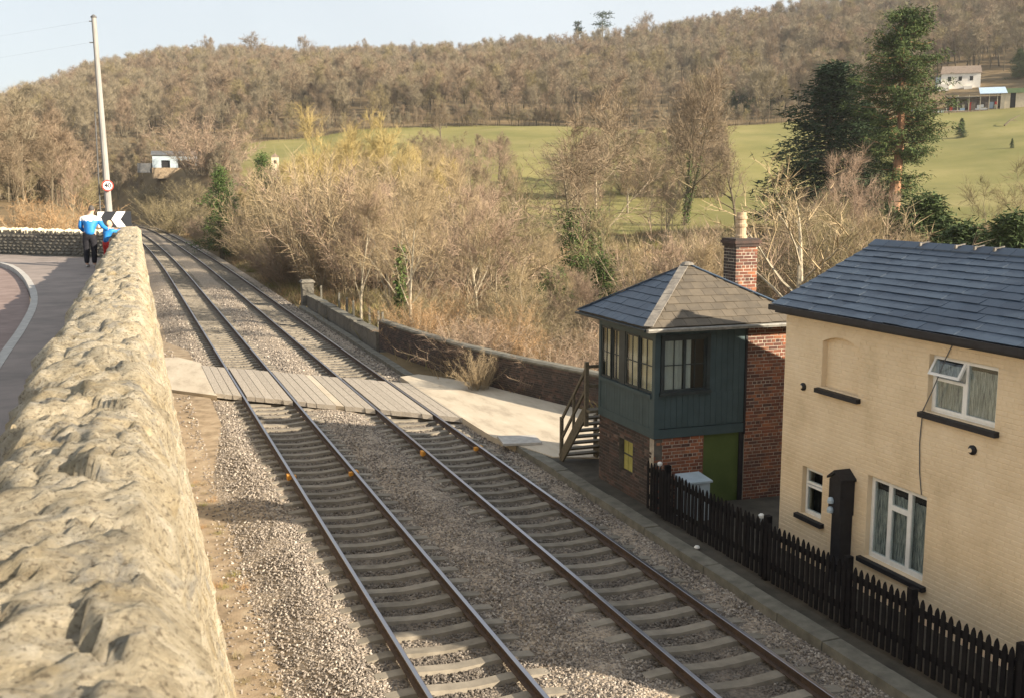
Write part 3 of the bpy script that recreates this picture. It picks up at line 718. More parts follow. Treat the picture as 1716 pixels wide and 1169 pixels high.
def slates(root, O, U, V, W, T, Lf, Rf, expo, width, mt, thick=.01, name='slate'):
    """overlapping slates on a roof plane; O eave corner, U along the eave, V up the slope"""
    O = Vector(O); U = Vector(U).normalized(); V = Vector(V).normalized(); N = U.cross(V).normalized()
    if N.z < 0: N = -N
    r = 0; t = 0.0
    while t < T-.02:
        t1 = min(t+expo*1.25, T); s = -width*(.5 if r % 2 else 0)
        while s < W:
            s1 = s+width-.006
            bl, br, tl, tr = max(s, Lf(t)), min(s1, Rf(t)), max(s, Lf(t1)), min(s1, Rf(t1))
            if br-bl > .03:
                if tr < tl: tl = tr = (tl+tr)/2
                jt = R.uniform(-.012, .006); lift = .024+R.uniform(-.004, .007)
                P = lambda a, b, c: O + U*a + V*b + N*c
                m = MB(); m.hexa([P(bl,t+jt,lift-thick), P(br,t+jt,lift-thick), P(tr,t1,.002), P(tl,t1,.002), P(bl,t+jt,lift), P(br,t+jt,lift), P(tr,t1,.006), P(tl,t1,.006)])
                m.build(name, mt, root, org=P((bl+br)/2, t, 0))
            s += width
        t += expo; r += 1

# ------------------------------------------------------------------ cream cottage
HX, HY1, HY0, EZ = 11.9, 17.3, 7.3, 4.74
house = empty('cottage', (14, 13, -.05), 'cream painted brick cottage with blue slate roof behind the picket fence', 'house')
HW = HY1-HY0
def hs(y): return HY1-y
holes = {'blind': (hs(16.15), hs(15.1), 3.35+.05, 4.31+.05), 'upper': (hs(13.42), hs(12.0), 3.44+.05, 4.36+.05), 'small': (hs(16.6), hs(15.98), .86+.05, 1.78+.05), 'lower': (hs(14.73), hs(13.29), .62+.05, 2.07+.05)}
HO = (HX, HY1, -.05)
sc_front = lambda p: (p - Vector((0, 0, HC))).length + (20 if p.y < 10.9 else 0) + max(0, 1.0-p.z)*6
brick_face(house, HO, (1, 0), HW, 4.78, list(holes.values()), M['cream'], 290, score=sc_front)
panel(house, HO, (1, 0), HW, 4.8, list(holes.values()), M['cream'], 'front_wall', .0058, .24)
# segmental arch heads over the openings
def arch(y1, y0, zt, rise=.09):
    m = MB(); n = 10; F = (Vector((HX+.001, y1, 0)), Vector((0, -1, 0)), Vector((0, 0, 1)), Vector((1, 0, 0))); W_ = y1-y0
    for i in range(n):
        a, b = i/n, (i+1)/n; za = zt - rise*(2*a-1)**2; zb = zt - rise*(2*b-1)**2
        m.prism([(a*W_, za), (b*W_, zb), (b*W_, zt+.004), (a*W_, zt+.004)], F, .2)
    m.build('arch_head', M['cream'], house, fix=True)
arch(16.15, 15.1, 4.31, .12)
brick_face(house, (HX+.11, 16.16, 3.35), (1, 0), 1.07, .97, [], M['cream'], 60)
boxpart('blind_panel', M['cream'], house, HX+.115, HX+.2, 15.1, 16.15, 3.35, 4.31)
for nm, mt_, x0, x1, y0, y1, z0, z1 in (('end_wall', M['cream'], HX+.24, 17.0, HY1-.24, HY1, -.05, 4.7), ('end_wall', M['cream'], HX+.24, 17.0, HY0, HY0+.24, -.05, 4.7), ('rear_wall', M['cream'], 16.76, 17.0, HY0+.24, HY1-.24, -.05, 4.38)):
    boxpart(nm, mt_, house, x0, x1, y0, y1, z0, z1)
for yy in (HY1-.23, HY0+.01):
    m = MB(); m.prism([(0, 0), (5.0, -.3), (2.05, 1.02)], (Vector((HX+.05, yy, 4.7)), Vector((1, 0, 0)), Vector((0, 0, 1)), Vector((0, 1, 0))), .22); m.build('gable', M['cream'], house, fix=True)
# roof
RX, RZ, EX = 14.0, 5.86, 11.68
ny = 17.44
sl_len = math.hypot(RX-EX, RZ-EZ); V_ = Vector(((RX-EX)/sl_len, 0, (RZ-EZ)/sl_len))
roof = MB()
roof.add([(EX+.03, ny-.03, EZ-.02), (EX+.03, HY0-.12, EZ-.02), (RX, HY0-.12, RZ-.02), (RX, ny-.03, RZ-.02), (17.25, HY0-.12, 4.4), (17.25, ny-.03, 4.4), (EX+.03, ny-.03, EZ-.08), (EX+.03, HY0-.12, EZ-.08), (17.25, HY0-.12, 4.34), (17.25, ny-.03, 4.34)],
         [(0,1,2,3), (3,2,4,5), (7,6,9,8), (0,6,7,1), (5,4,8,9), (0,3,5,9,6), (1,7,8,4,2)])
rf = roof.build('roof', M['slate'], house, fix=True)
slates(rf, (EX-.02, ny, EZ), (0, -1, 0), V_, ny-HY0+.12, sl_len-.04, lambda t: 0, lambda t: ny-HY0+.12, .225, .4, M['slate'])
for i in range(23):
    y = ny + .02 - i*.45
    m = MB(); m.prism([(-.17, -.055), (0, .02), (.17, -.055), (.17, -.03), (.0, .075), (-.17, -.03)], (Vector((RX, y, RZ)), Vector((1, 0, 0)), Vector((0, 0, 1)), Vector((0, -1, 0))), .44); m.build('ridge_tile', M['slate'], rf, fix=True)
    if i in (3, 5, 6, 7, 9): m2 = MB(); m2.box(RX-.12, RX-.08, y-.06, y-.02, RZ-.02, RZ+.07); m2.bar((RX-.1, y-.04, RZ+.05), (RX+.05, y-.1, RZ+.09), .03, .02); m2.build('ridge_clip', M['lead'], rf)
boxpart('verge_board', M['black'], rf, EX+.05, EX+.2, ny-.02, ny+.012, EZ-.1, EZ+.02)
m = MB(); m.prism([(0, 0), (.1, 0), (.13, .05), (.12, .1), (.0, .1)], (Vector((EX-.08, ny+.03, EZ-.1)), Vector((1, 0, 0)), Vector((0, 0, 1)), Vector((0, -1, 0))), ny-HY0+.2); m.build('gutter', M['black'], house, fix=True)
boxpart('fascia', M['black'], house, EX+.055, EX+.1, HY0-.1, ny, EZ-.16, EZ-.03)
boxpart('soffit', M['black'], house, EX+.1, HX-.001, HY0-.1, ny-.02, EZ-.12, EZ-.09)
# chimney stack out of the picture's right edge that throws a shadow across the tracks
ch = MB(); ch.box(13.55, 14.45, 10.9, 11.55, 5.4, 6.9); ch.box(13.49, 14.51, 10.84, 11.61, 6.9, 7.06); c_ = ch.build('chimney', M['brick'], rf)
MB().lathe((14.0, 11.22, 7.06), [(.15, 0), (.13, .1), (.12, .5), (.14, .52), (.14, .56)], 14).build('chimney_pot', M['clay'], rf)
def sill(y0, y1, z):
    m = MB(); m.hexa([(HX-.09, y0, z-.1), (HX+.18, y0, z-.1), (HX+.18, y1, z-.1), (HX-.09, y1, z-.1), (HX-.09, y0, z-.02), (HX+.18, y0, z), (HX+.18, y1, z), (HX-.09, y1, z-.02)]); return m
def frame_bars(m, x0, x1, ys, zs, wd):
    pass
def casement(y1, y0, z0, z1, lights, name='window', curtain='lace', sill_over=.1, open_light=None):
    """window filling an opening: outer frame, one sash per light with its own pane, curtain and dark room behind"""
    win = MB(); x0, x1 = HX+.1, HX+.16; f = .055
    win.box(x0, x1, y0, y1, z0, z0+f); win.box(x0, x1, y0, y1, z1-f, z1); win.box(x0, x1, y0, y0+f, z0+f, z1-f); win.box(x0, x1, y1-f, y1, z0+f, z1-f)
    wo = win.build(name, M['white'], house)
    for (a0, a1, b0, b1, op) in lights:   # fractions of the opening, y measured from the far side
        ya, yb = y1-(y1-y0)*a1, y1-(y1-y0)*a0; za, zb = lerp(z0, z1, b0), lerp(z0, z1, b1); g = .045
        if op:
            m = MB(); H_ = zb-za; F = (Vector((x0-.004, yb, zb)), Vector((0, -1, 0)), Vector((-math.sin(op), 0, -math.cos(op))), Vector((1, 0, 0)))
            W_ = yb-ya
            for q in (((0,0),(W_,0),(W_,g),(0,g)), ((0,H_-g),(W_,H_-g),(W_,H_),(0,H_)), ((0,g),(g,g),(g,H_-g),(0,H_-g)), ((W_-g,g),(W_,g),(W_,H_-g),(W_-g,H_-g))): m.prism(q, F, .04)
            m.build('open_light', M['white'], wo, fix=True)
            m = MB(); m.prism([(g, g), (W_-g, g), (W_-g, H_-g), (g, H_-g)], (F[0]+F[3]*.015, *F[1:]), .006); m.build('pane', M['glass'], wo, fix=True)
        else:
            m = MB(); xa, xb = x0-.012, x1-.012
            m.box(xa, xb, ya, yb, za, za+g); m.box(xa, xb, ya, yb, zb-g, zb); m.box(xa, xb, ya, ya+g, za+g, zb-g); m.box(xa, xb, yb-g, yb, za+g, zb-g); m.build('sash', M['white'], wo)
            MB().box(x0+.01, x0+.016, ya+g, yb-g, za+g, zb-g).build('pane', M['glass'], wo)
    if curtain:
        m = MB(); n = 60; 
        vs = []; 
        for i in range(n+1):
            t = i/n; yy = lerp(y0+.02, y1-.02, t); xx = HX+.165 + .012*math.sin(t*52) + .01*math.sin(t*23+1)
            vs += [(xx, yy, z0), (xx, yy, lerp(z0, z1, .84))]
        m.add(vs, [(2*i, 2*i+2, 2*i+3, 2*i+1) for i in range(n)]); m.build('curtain', M[curtain], wo, smooth=True)
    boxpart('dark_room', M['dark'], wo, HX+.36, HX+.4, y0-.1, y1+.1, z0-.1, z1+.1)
    if sill_over is not None: sill(y0-sill_over, y1+sill_over, z0).build('sill', M['black'], house)
casement(13.42, 12.0, 3.44, 4.36, [(.03, .5, .62, .97, .5), (.03, .5, .04, .6, 0), (.5, .97, .04, .97, 0)])
casement(16.6, 15.98, .86, 1.78, [(.04, .96, .04, .62, 0), (.04, .96, .64, .96, 0)], curtain=None)
casement(14.73, 13.29, .62, 2.07, [(.03, .34, .04, .97, 0), (.34, .67, .04, .7, 0), (.34, .67, .7, .97, 0), (.67, .97, .04, .97, 0)])
sill(15.02, 16.23, 3.35).build('sill', M['black'], house)
# black boarded porch post with lamps
px0, px1 = 11.6, HX; pya, pyb = 15.06, 15.38
po = boxpart('porch_screen', M['black'], house, px0+.06, px1, pya+.03, pyb-.03, -.04, 1.25)
m = MB(); m.prism([(0, 0), (pyb-pya, 0), (pyb-pya, .62), ((pyb-pya)/2, .74), (0, .62)], (Vector((px0, pyb, 1.25)), Vector((0, -1, 0)), Vector((0, 0, 1)), Vector((1, 0, 0))), px1-px0); m.build('porch_hood', M['black'], po, fix=True)
m = MB(); m.prism([(0, .62), ((pyb-pya)/2+.04, .76), (pyb-pya+.08, .62), (pyb-pya+.08, .66), ((pyb-pya)/2+.04, .81), (0, .66)], (Vector((px0-.03, pyb+.04, 1.25)), Vector((0, -1, 0)), Vector((0, 0, 1)), Vector((1, 0, 0))), px1-px0+.03); m.build('hood_roof', M['black'], po, fix=True)
for zz in (1.5, 1.33):
    MB().lathe((0, 0, 0), [(.055, -.05), (.06, 0), (.045, .04), (.02, .055)], 12).build('lamp', M['cabinet'], po, org=(0, 0, 0)).location = Vector((px0-.03, pyb-.1, zz)) - wloc(po)
for (y, z) in ((16.66, 3.27), (12.38, 3.05)):
    m = MB(); m.lathe((0, 0, 0), [(.075, 0), (.075, .03), (.05, .045), (.035, .06)], 14); o = m.build('tie_plate', M['black'], house, org=(0, 0, 0)); o.location = Vector((HX-.001, y, z)) - wloc(house); o.rotation_euler = (0, -math.pi/2, 0)
    m = MB(); m.lathe((0, 0, .0601), [(.034, 0), (.03, .012)], 12); c2 = m.build('tie_nut', M['cream'], o, org=(0, 0, 0)); c2.location = (0, 0, 0)
cab = [at_x(u, v, HX-.015) for u, v in ((1602, 566), (1585, 600), (1562, 655), (1546, 688), (1541, 740), (1541, 790), (1544, 828))]
MB().tube(cab, .009, 5).build('cable', M['tin_dark'], house)

# ------------------------------------------------------------------ signal box
BX0, BX1, BY0, BY1, BZ0, BZ1 = 10.7, 12.93, 20.3, 23.15, 1.55, 3.97
box = empty('signal_box', (12, 21.7, -.05), 'small slate green timber signal box on a brick base with hipped roof', 'signal box')
# brick base and brick stack
gx = 11.93
brick_face(box, (BX0+.02, BY0+.02, -.05), (0, 1), gx-BX0, BZ0+.03, [], M['brick'], 130)
panel(box, (BX0+.02, BY0+.02, -.05), (0, 1), gx-BX0-.02, BZ0+.03, [], M['mortar'])
lwin = (BY1-22.05, BY1-21.35, .45+.05, 1.22+.05)
brick_face(box, (BX0+.02, BY1, -.05), (1, 0), BY1-BY0-.12, BZ0+.03, [lwin], M['brick_dark'], 150, phase=1)  # track side takes the darker brick, its shade painted in
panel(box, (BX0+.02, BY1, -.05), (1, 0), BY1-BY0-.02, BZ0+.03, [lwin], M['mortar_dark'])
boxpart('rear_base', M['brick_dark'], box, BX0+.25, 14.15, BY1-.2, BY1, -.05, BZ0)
AX0, AX1 = 12.98, 14.2
brick_face(box, (AX0, BY0+.0, -.05), (0, 1), AX1-AX0, 4.0, [], M['brick'], 290, score=lambda p: -p.z)
panel(box, (AX0, BY0+.0, -.05), (0, 1), AX1-AX0, 4.0, [], M['mortar'], depth=.3)
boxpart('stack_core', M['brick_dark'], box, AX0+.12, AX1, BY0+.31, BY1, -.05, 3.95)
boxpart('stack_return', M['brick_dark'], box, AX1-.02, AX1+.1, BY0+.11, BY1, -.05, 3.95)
boxpart('green_door', M['greendoor'], box, gx+.01, 12.86, BY0+.06, BY0+.12, -.05, BZ0)
boxpart('door_jamb', M['black'], box, 12.86, AX0-.01, BY0+.02, BY0+.14, -.05, BZ0)
# base window with yellow boards
wb = boxpart('base_window', M['dark'], box, BX0+.2, BX0+.26, 21.3, 22.1, .4, 1.26)
for k in range(3):
    y = 21.37+k*.23; boxpart('pane', M['yellow'], wb, BX0+.15, BX0+.19, y, y+.2, .47, 1.2)
boxpart('glazing_bar', M['trim'], wb, BX0+.13, BX0+.149, 21.35, 22.05, .83, .86)
# timber body: corner posts, boards, rails
body = boxpart('body_core', M['boxpaint'], box, BX0+.05, BX1-.02, BY0+.05, BY1-.02, BZ0+.02, 2.42)
WZ0, WZ1 = 2.58, 3.72
fw0, fw1 = 10.87, 11.98     # window in the face towards the cottage
def boards_front(z0, z1, x0, x1):
    n = max(1, round((x1-x0)/.14)); w_ = (x1-x0)/n
    for i in range(n):
        a = x0+i*w_; boxpart('board', M['boxpaint'], box, a+.004, a+w_-.004, BY0+R.uniform(.0, .004), BY0+.05, z0, z1)
def boards_left(z0, z1, y0, y1):
    n = max(1, round((y1-y0)/.14)); w_ = (y1-y0)/n
    for i in range(n):
        a = y0+i*w_; boxpart('board', M['boxpaint'], box, BX0+R.uniform(.0, .004), BX0+.05, a+.004, a+w_-.004, z0, z1)
boards_front(BZ0+.22, 2.5, BX0+.12, BX1); boards_front(2.5, BZ1, fw1+.06, BX1); boards_front(3.8, BZ1, BX0+.12, fw1+.06)
boxpart('upper_core', M['boxpaint'], box, fw1+.07, BX1-.02, BY0+.05, BY0+.1, 2.42, BZ1)
boxpart('bottom_rail', M['boxpaint'], box, BX0-.012, BX1, BY0-.014, BY0+.05, BZ0, BZ0+.2)
boxpart('bottom_rail', M['boxpaint'], box, BX0-.014, BX0+.05, BY0+.052, BY1, BZ0, BZ0+.2)
boards_left(BZ0+.2, 2.42, BY0+.12, BY1)
boxpart('corner_post', M['boxpaint'], box, BX0-.01, BX0+.12, BY0-.01, BY0+.12, BZ0+.2, BZ1)
boxpart('corner_post', M['boxpaint'], box, BX0-.01, BX0+.1, BY1-.1, BY1+.01, BZ0+.2, BZ1)
boxpart('corner_post', M['boxpaint'], box, BX1-.1, BX1+.01, BY1-.1, BY1+.01, BZ0, BZ1)
boxpart('head_rail', M['boxpaint'], box, BX0-.005, BX0+.06, BY0+.12, BY1-.1, 3.72, BZ1)
boxpart('window_sill', M['boxpaint'], box, BX0-.045, BX0+.06, BY0+.12, BY1-.1, 2.42, 2.5)
boxpart('rear_boarding', M['boxpaint'], box, BX0+.1, BX1-.1, BY1-.05, BY1, BZ0, BZ1)
boxpart('side_boarding', M['boxpaint'], box, BX1-.05, BX1, BY0+.1, BY1-.1, BZ0, BZ1)
boxpart('ceiling', M['beige'], box, BX0+.06, BX1-.06, BY0+.11, BY1-.06, 3.9, 3.94)
boxpart('corner_batten', M['black'], box, BX1, AX0-.002, BY0-.02, BY0+.1, BZ0-.05, BZ1)
# windows of the left face: two sliding sashes side by side
def sash(root, frame, W, H, cols, rows, mt):
    O, U, V, N = frame; m = MB(); f = .045; b = .02
    for q in (((0,0),(W,0),(W,f),(0,f)), ((0,H-f),(W,H-f),(W,H),(0,H)), ((0,f),(f,f),(f,H-f),(0,H-f)), ((W-f,f),(W,f),(W,H-f),(W-f,H-f))): m.prism(q, frame, .04)
    s = m.build('sash', mt, root, fix=True)
    for c in range(1, cols): x = W*c/cols; MB().prism([(x-b/2,f),(x+b/2,f),(x+b/2,H-f),(x-b/2,H-f)], (O+N*.008, U, V, N), .024).build('glazing_bar', mt, s, fix=True)
    for r in range(1, rows): z = H*r/rows; MB().prism([(f,z-b/2),(W-f,z-b/2),(W-f,z+b/2),(f,z+b/2)], (O+N*.01, U, V, N), .02).build('glazing_bar', mt, s, fix=True)
    MB().prism([(f,f),(W-f,f),(W-f,H-f),(f,H-f)], (O+N*.018, U, V, N), .004).build('pane', M['glass'], s, fix=True)
    return s
def fold(root, mt, O, U, N, W, z0, z1, name='curtain', k=40):
    m = MB(); n = 30; vs = []
    for i in range(n+1):
        t = i/n; p = Vector(O) + Vector(U)*(W*t) + Vector(N)*(.018*math.sin(t*k*W)); vs += [(p.x, p.y, z0), (p.x, p.y, z1)]
    m.add(vs, [(2*i, 2*i+2, 2*i+3, 2*i+1) for i in range(n)]); return m.build(name, mt, root, smooth=True)
Z = Vector((0, 0, 1)); Uy = Vector((0, -1, 0)); Nx = Vector((1, 0, 0)); Ux = Vector((1, 0, 0)); Ny = Vector((0, 1, 0))
WY = [(23.03, 22.52), (22.5, 22.1), (21.75, 21.1), (21.1, 20.45)]
wleft = boxpart('window', M['trim'], box, BX0-.0, BX0+.06, 21.78, 22.06, 2.5, 3.72)
for i, (a, b) in enumerate(WY):
    sash(wleft, (Vector((BX0+.0+(.03 if i % 2 else .004), a, 2.51)), Uy, Z, Nx), a-b, 1.2, 2, 2, M['trim'])
fold(wleft, M['blind'], (BX0+.1, 23.02, 0), (0, -1, 0), (1, 0, 0), .5, 2.5, 3.7); fold(wleft, M['blind'], (BX0+.1, 22.42, 0), (0, -1, 0), (1, 0, 0), .28, 2.5, 3.7)
fold(wleft, M['blind'], (BX0+.1, 21.75, 0), (0, -1, 0), (1, 0, 0), 1.28, 2.5, 3.7, k=22)
boxpart('window', M['trim'], box, fw0-.02, fw1+.06, BY0-.03, BY0+.05, 3.72, 3.8)
wf = boxpart('window', M['trim'], box, fw0-.07, fw1+.08, BY0-.07, BY0+.05, 2.5, 2.57)
boxpart('window_jamb', M['trim'], wf, fw0-.03, fw0+.02, BY0-.02, BY0+.06, 2.57, 3.72); boxpart('window_jamb', M['trim'], wf, fw1-.02, fw1+.06, BY0-.02, BY0+.06, 2.57, 3.72)
sash(wf, (Vector((fw0+.02, BY0+.005, 2.57)), Ux, Z, Ny), .55, 1.15, 2, 2, M['trim']); sash(wf, (Vector((fw0+.55, BY0+.03, 2.57)), Ux, Z, Ny), .54, 1.15, 2, 2, M['trim'])
fold(wf, M['curtain'], (fw0+.04, BY0+.1, 0), (1, 0, 0), (0, 1, 0), .5, 2.5, 3.7, k=30); fold(wf, M['curtain'], (fw0+.62, BY0+.1, 0), (1, 0, 0), (0, 1, 0), .12, 2.5, 3.7)
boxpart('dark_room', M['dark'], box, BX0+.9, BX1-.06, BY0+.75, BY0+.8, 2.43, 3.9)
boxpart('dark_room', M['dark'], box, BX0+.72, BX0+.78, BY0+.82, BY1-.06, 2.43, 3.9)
# hipped roof
rx0, rx1, ry0, ry1, rz, ax, ay, az_ = 10.36, 14.5, 19.98, 23.6, 4.02, 12.17, 21.75, 5.16
rm = MB(); rm.add([(rx0, ry0, rz), (rx1, ry0, rz), (rx1, ry1, rz), (rx0, ry1, rz), (ax, ay, az_), (ax+.15, ay, az_), (rx0, ry0, rz-.06), (rx1, ry0, rz-.06), (rx1, ry1, rz-.06), (rx0, ry1, rz-.06)],
      [(0,1,5,4), (1,2,5), (2,3,4,5), (3,0,4), (9,8,7,6), (0,6,7,1), (1,7,8,2), (2,8,9,3), (3,9,6,0)])
broof = rm.build('roof', M['slate_grey'], box, fix=True)
fl = math.hypot(ay-ry0, az_-rz); Vf = Vector((0, (ay-ry0)/fl, (az_-rz)/fl))
slates(broof, (rx0, ry0-.03, rz), (1, 0, 0), Vf, rx1-rx0, fl, lambda t: (ax-rx0)*t/fl, lambda t: (rx1-rx0)-(rx1-ax-.15)*t/fl, .25, .3, M['slate_grey'])
ll = math.hypot(ax-rx0, az_-rz); Vl = Vector(((ax-rx0)/ll, 0, (az_-rz)/ll))
slates(broof, (rx0-.03, ry1, rz), (0, -1, 0), Vl, ry1-ry0, ll, lambda t: (ry1-ay)*t/ll, lambda t: (ry1-ry0)-(ay-ry0)*t/ll, .25, .3, M['slate'])  # blue copy paints shade and sky tint into this slope
rl = math.hypot(rx1-ax-.15, az_-rz); Vr = Vector((-(rx1-ax-.15)/rl, 0, (az_-rz)/rl))
slates(broof, (rx1+.03, ry0, rz), (0, 1, 0), Vr, ry1-ry0, rl, lambda t: (ay-ry0)*t/rl, lambda t: (ry1-ry0)-(ry1-ay)*t/rl, .25, .3, M['slate_grey'])
for (a, b) in (((rx0-.03, ry0-.03, rz+.035), (ax, ay, az_+.035)), ((rx0-.03, ry1, rz+.03), (ax, ay, az_+.03)), ((rx1, ry0-.03, rz+.03), (ax+.15, ay, az_+.03))):
    a, b = Vector(a), Vector(b); d = b-a; pale = a.y < 21 and a.x < 12
    for i in range(4): MB().bar(a+d*(i/4+.004), a+d*((i+1)/4), .2 if pale else .15, .022).build('hip_flashing', M['lead'] if pale else M['slate'], broof)
MB().lathe((ax+.07, ay, az_+.03), [(.16, 0), (.12, .05), (.05, .07)], 10).build('apex_cap', M['lead'], broof)
m = MB(); m.prism([(0, .0), (.08, 0), (.1, .05), (.09, .075), (-.01, .075), (-.02, .05)], (Vector((rx0-.06, ry0-.11, rz-.09)), Vector((0, 1, 0)), Z, Vector((1, 0, 0))), rx1-rx0+.1); m.build('gutter', M['gutter'], broof, fix=True)
m = MB(); m.prism([(0, .0), (.08, 0), (.1, .05), (-.02, .05)], (Vector((rx0-.1, ry0-.0, rz-.08)), Vector((1, 0, 0)), Z, Vector((0, 1, 0))), ry1-ry0); m.build('gutter', M['trim'], broof, fix=True)
boxpart('soffit', M['trim'], broof, rx0+.06, rx1-.06, ry0+.05, ry1-.06, rz-.09, rz-.063)
# chimney of the signal box
cy0 = 22.1; c0 = at_y(1232, 470, cy0).x; c1 = at_y(1268, 470, cy0).x; ctop = at_y(1240, 408, cy0).z
chim = empty('chimney_stack', ((c0+c1)/2, cy0+.35, 3.9)); chim.parent = box; chim.location = Vector(((c0+c1)/2, cy0+.35, 3.9)) - wloc(box)
cw = c1-c0; cdp = .55; hC = ctop-.08-3.9
brick_face(chim, (c0, cy0, 3.9), (0, 1), cw, hC, [], M['brick'], 120, depth=.09)
brick_face(chim, (c0, cy0+cdp, 3.9), (1, 0), cdp, hC, [], M['brick_dark'], 120, depth=.09, phase=1)  # side away from the sun: shade painted in by the darker brick
MB().box(c0+.006, c1-.006, cy0+.006, cy0+cdp, 3.9, ctop-.07).build('core', M['mortar'], chim)
for k, (e, z0, z1) in enumerate(((.03, -.08, -.01), (.065, -.01, .06), (.04, .06, .11))):
    MB().box(c0-e, c1+e, cy0-e, cy0+cdp+e, ctop+z0, ctop+z1).build('cap_course', M['brick_dark'], chim)
pt = at_y(1243, 356, cy0+.28); ph = pt.z - ctop - .11
MB().lathe((pt.x, cy0+.28, ctop+.11), [(.15, 0), (.15, .06), (.12, .08), (.12, ph*.42), (.145, ph*.44), (.145, ph*.54), (.115, ph*.58), (.115, ph*.72), (.14, ph*.74), (.14, ph*.84), (.115, ph*.87), (.115, ph)], 16).build('chimney_pot', M['clay'], chim, smooth=False)

# outside stair on the far side
stair = empty('wooden_steps', (10.9, 24.2, 0), 'brown open timber steps with handrail climbing to the signal box door', 'steps')
xa_, xb_ = 10.5, 11.45; yb_, yt_ = 24.95, 23.45; zt_ = 1.6
sy = lambda t: lerp(yb_, yt_, t); sz_ = lambda t: lerp(0.02, zt_, t)
for xx in (xa_, xb_): MB().bar((xx, yb_+.05, .02), (xx, yt_, zt_-.02), .05, .27).build('stringer', M['stairwood'], stair)
for i in range(8):
    t = (i+.7)/8; MB().box(xa_+.027, xb_-.027, sy(t)-.11, sy(t)+.11, sz_(t)-.02, sz_(t)+.025).build('tread', M['stairwood'], stair)
MB().box(xa_-.03, 12.2, BY1+.02, yt_+.02, zt_-.03, zt_+.04).build('landing', M['stairwood'], stair)
for xx in (xa_, xb_):
    MB().box(xx-.04, xx+.04, yb_-.02, yb_+.06, -.02, 1.12).build('newel_post', M['stairwood'], stair)
    MB().box(xx-.03, xx+.03, sy(.5)-.03, sy(.5)+.03, sz_(.5), sz_(.5)+1.02).build('baluster', M['stairwood'], stair)
    MB().box(xx-.045, xx+.045, yt_-.06, yt_+.03, 1.2, 2.78).build('newel_post', M['stairwood'], stair)
    for dz in (1.05, .55): MB().bar((xx, yb_+.02, dz), (xx, yt_-.02, zt_+dz), .045, .075).build('handrail', M['stairwood'], stair)
for dz in (2.66, 2.18): MB().bar((xa_, yt_, dz), (12.2, yt_, dz), .045, .075).build('handrail', M['stairwood'], stair)

# ------------------------------------------------------------------ picket fence
fence = empty('picket_fence', (10.55, 14, 0), 'black timber picket fence along the track in front of the cottage', 'fence')
fy1, fy0 = 20.2, 8.0; FX = 10.52
pm = MB(); hgt = 1.12; wd = .082
pm.prism([(-wd/2, .06), (wd/2, .06), (wd/2, hgt-.1), (wd/2-.012, hgt-.05), (0, hgt), (-wd/2+.012, hgt-.05), (-wd/2, hgt-.1)], (Vector((0, 0, 0)), Vector((0, -1, 0)), Z, Vector((1, 0, 0))), .022)
pme = pm.mesh('picket', M['fence'])
y = fy1
while y > fy0:
    link_mesh('picket', pme, fence, (FX+R.uniform(-.006, .006), y, R.uniform(-.02, .012)), (R.uniform(-.012, .012), 0, 0)); y -= .137
for z in (.28, .86): boxpart('rail', M['fence'], fence, FX+.026, FX+.075, fy0, fy1, z, z+.09)
for u in (1107, 1275, 1412, 1522):
    yy = at_x(u, 900, FX).y; boxpart('post', M['fence'], fence, FX+.08, FX+.19, yy-.055, yy+.055, -.05, 1.16)
yy = at_x(1700, 1085, FX).y; boxpart('post', M['fence'], fence, FX+.08, FX+.19, yy-.055, yy+.055, -.05, 1.16)
for k, (u, v) in enumerate(((1106, 775), (1276, 862))):
    p = at_x(u, v, FX+.26); m = MB(); m.tube([(p.x, p.y, -.03), (p.x, p.y, p.z-.06)], .012, 6); o = m.build('thin_pole', M['cabinet'], org=(p.x, p.y, -.03))
    tag(o, ['thin pale pole behind the far end of the picket fence', 'thin pale pole with hooked top behind the middle of the fence'][k], 'pole')
    m = MB(); m.lathe((p.x, p.y, p.z-.06), [(.02, 0), (.05, .01), (.055, .06), (.03, .085)], 10); m.build('cap', M['debris'], o)
p = at_y(1130, 800, 19.4)
cb = empty('metal_cabinet', (11.25, 19.5, -.03), 'pale blue grey metal cabinet standing behind the fence under the signal box', 'cabinet')
ct = at_x(1160, 795, 11.6); zc = .8
boxpart('body', M['cabinet'], cb, 11.0, 11.5, 19.25, 19.75, -.03, zc); m = MB(); m.hexa([(10.96, 19.2, zc), (11.54, 19.2, zc), (11.54, 19.8, zc), (10.96, 19.8, zc), (10.96, 19.2, zc+.04), (11.54, 19.2, zc+.04), (11.54, 19.8, zc+.09), (10.96, 19.8, zc+.09)]); m.build('lid', M['cabinet'], cb)
boxpart('door_seam', M['tin_dark'], cb, 11.24, 11.26, 19.246, 19.2495, .06, zc-.05)

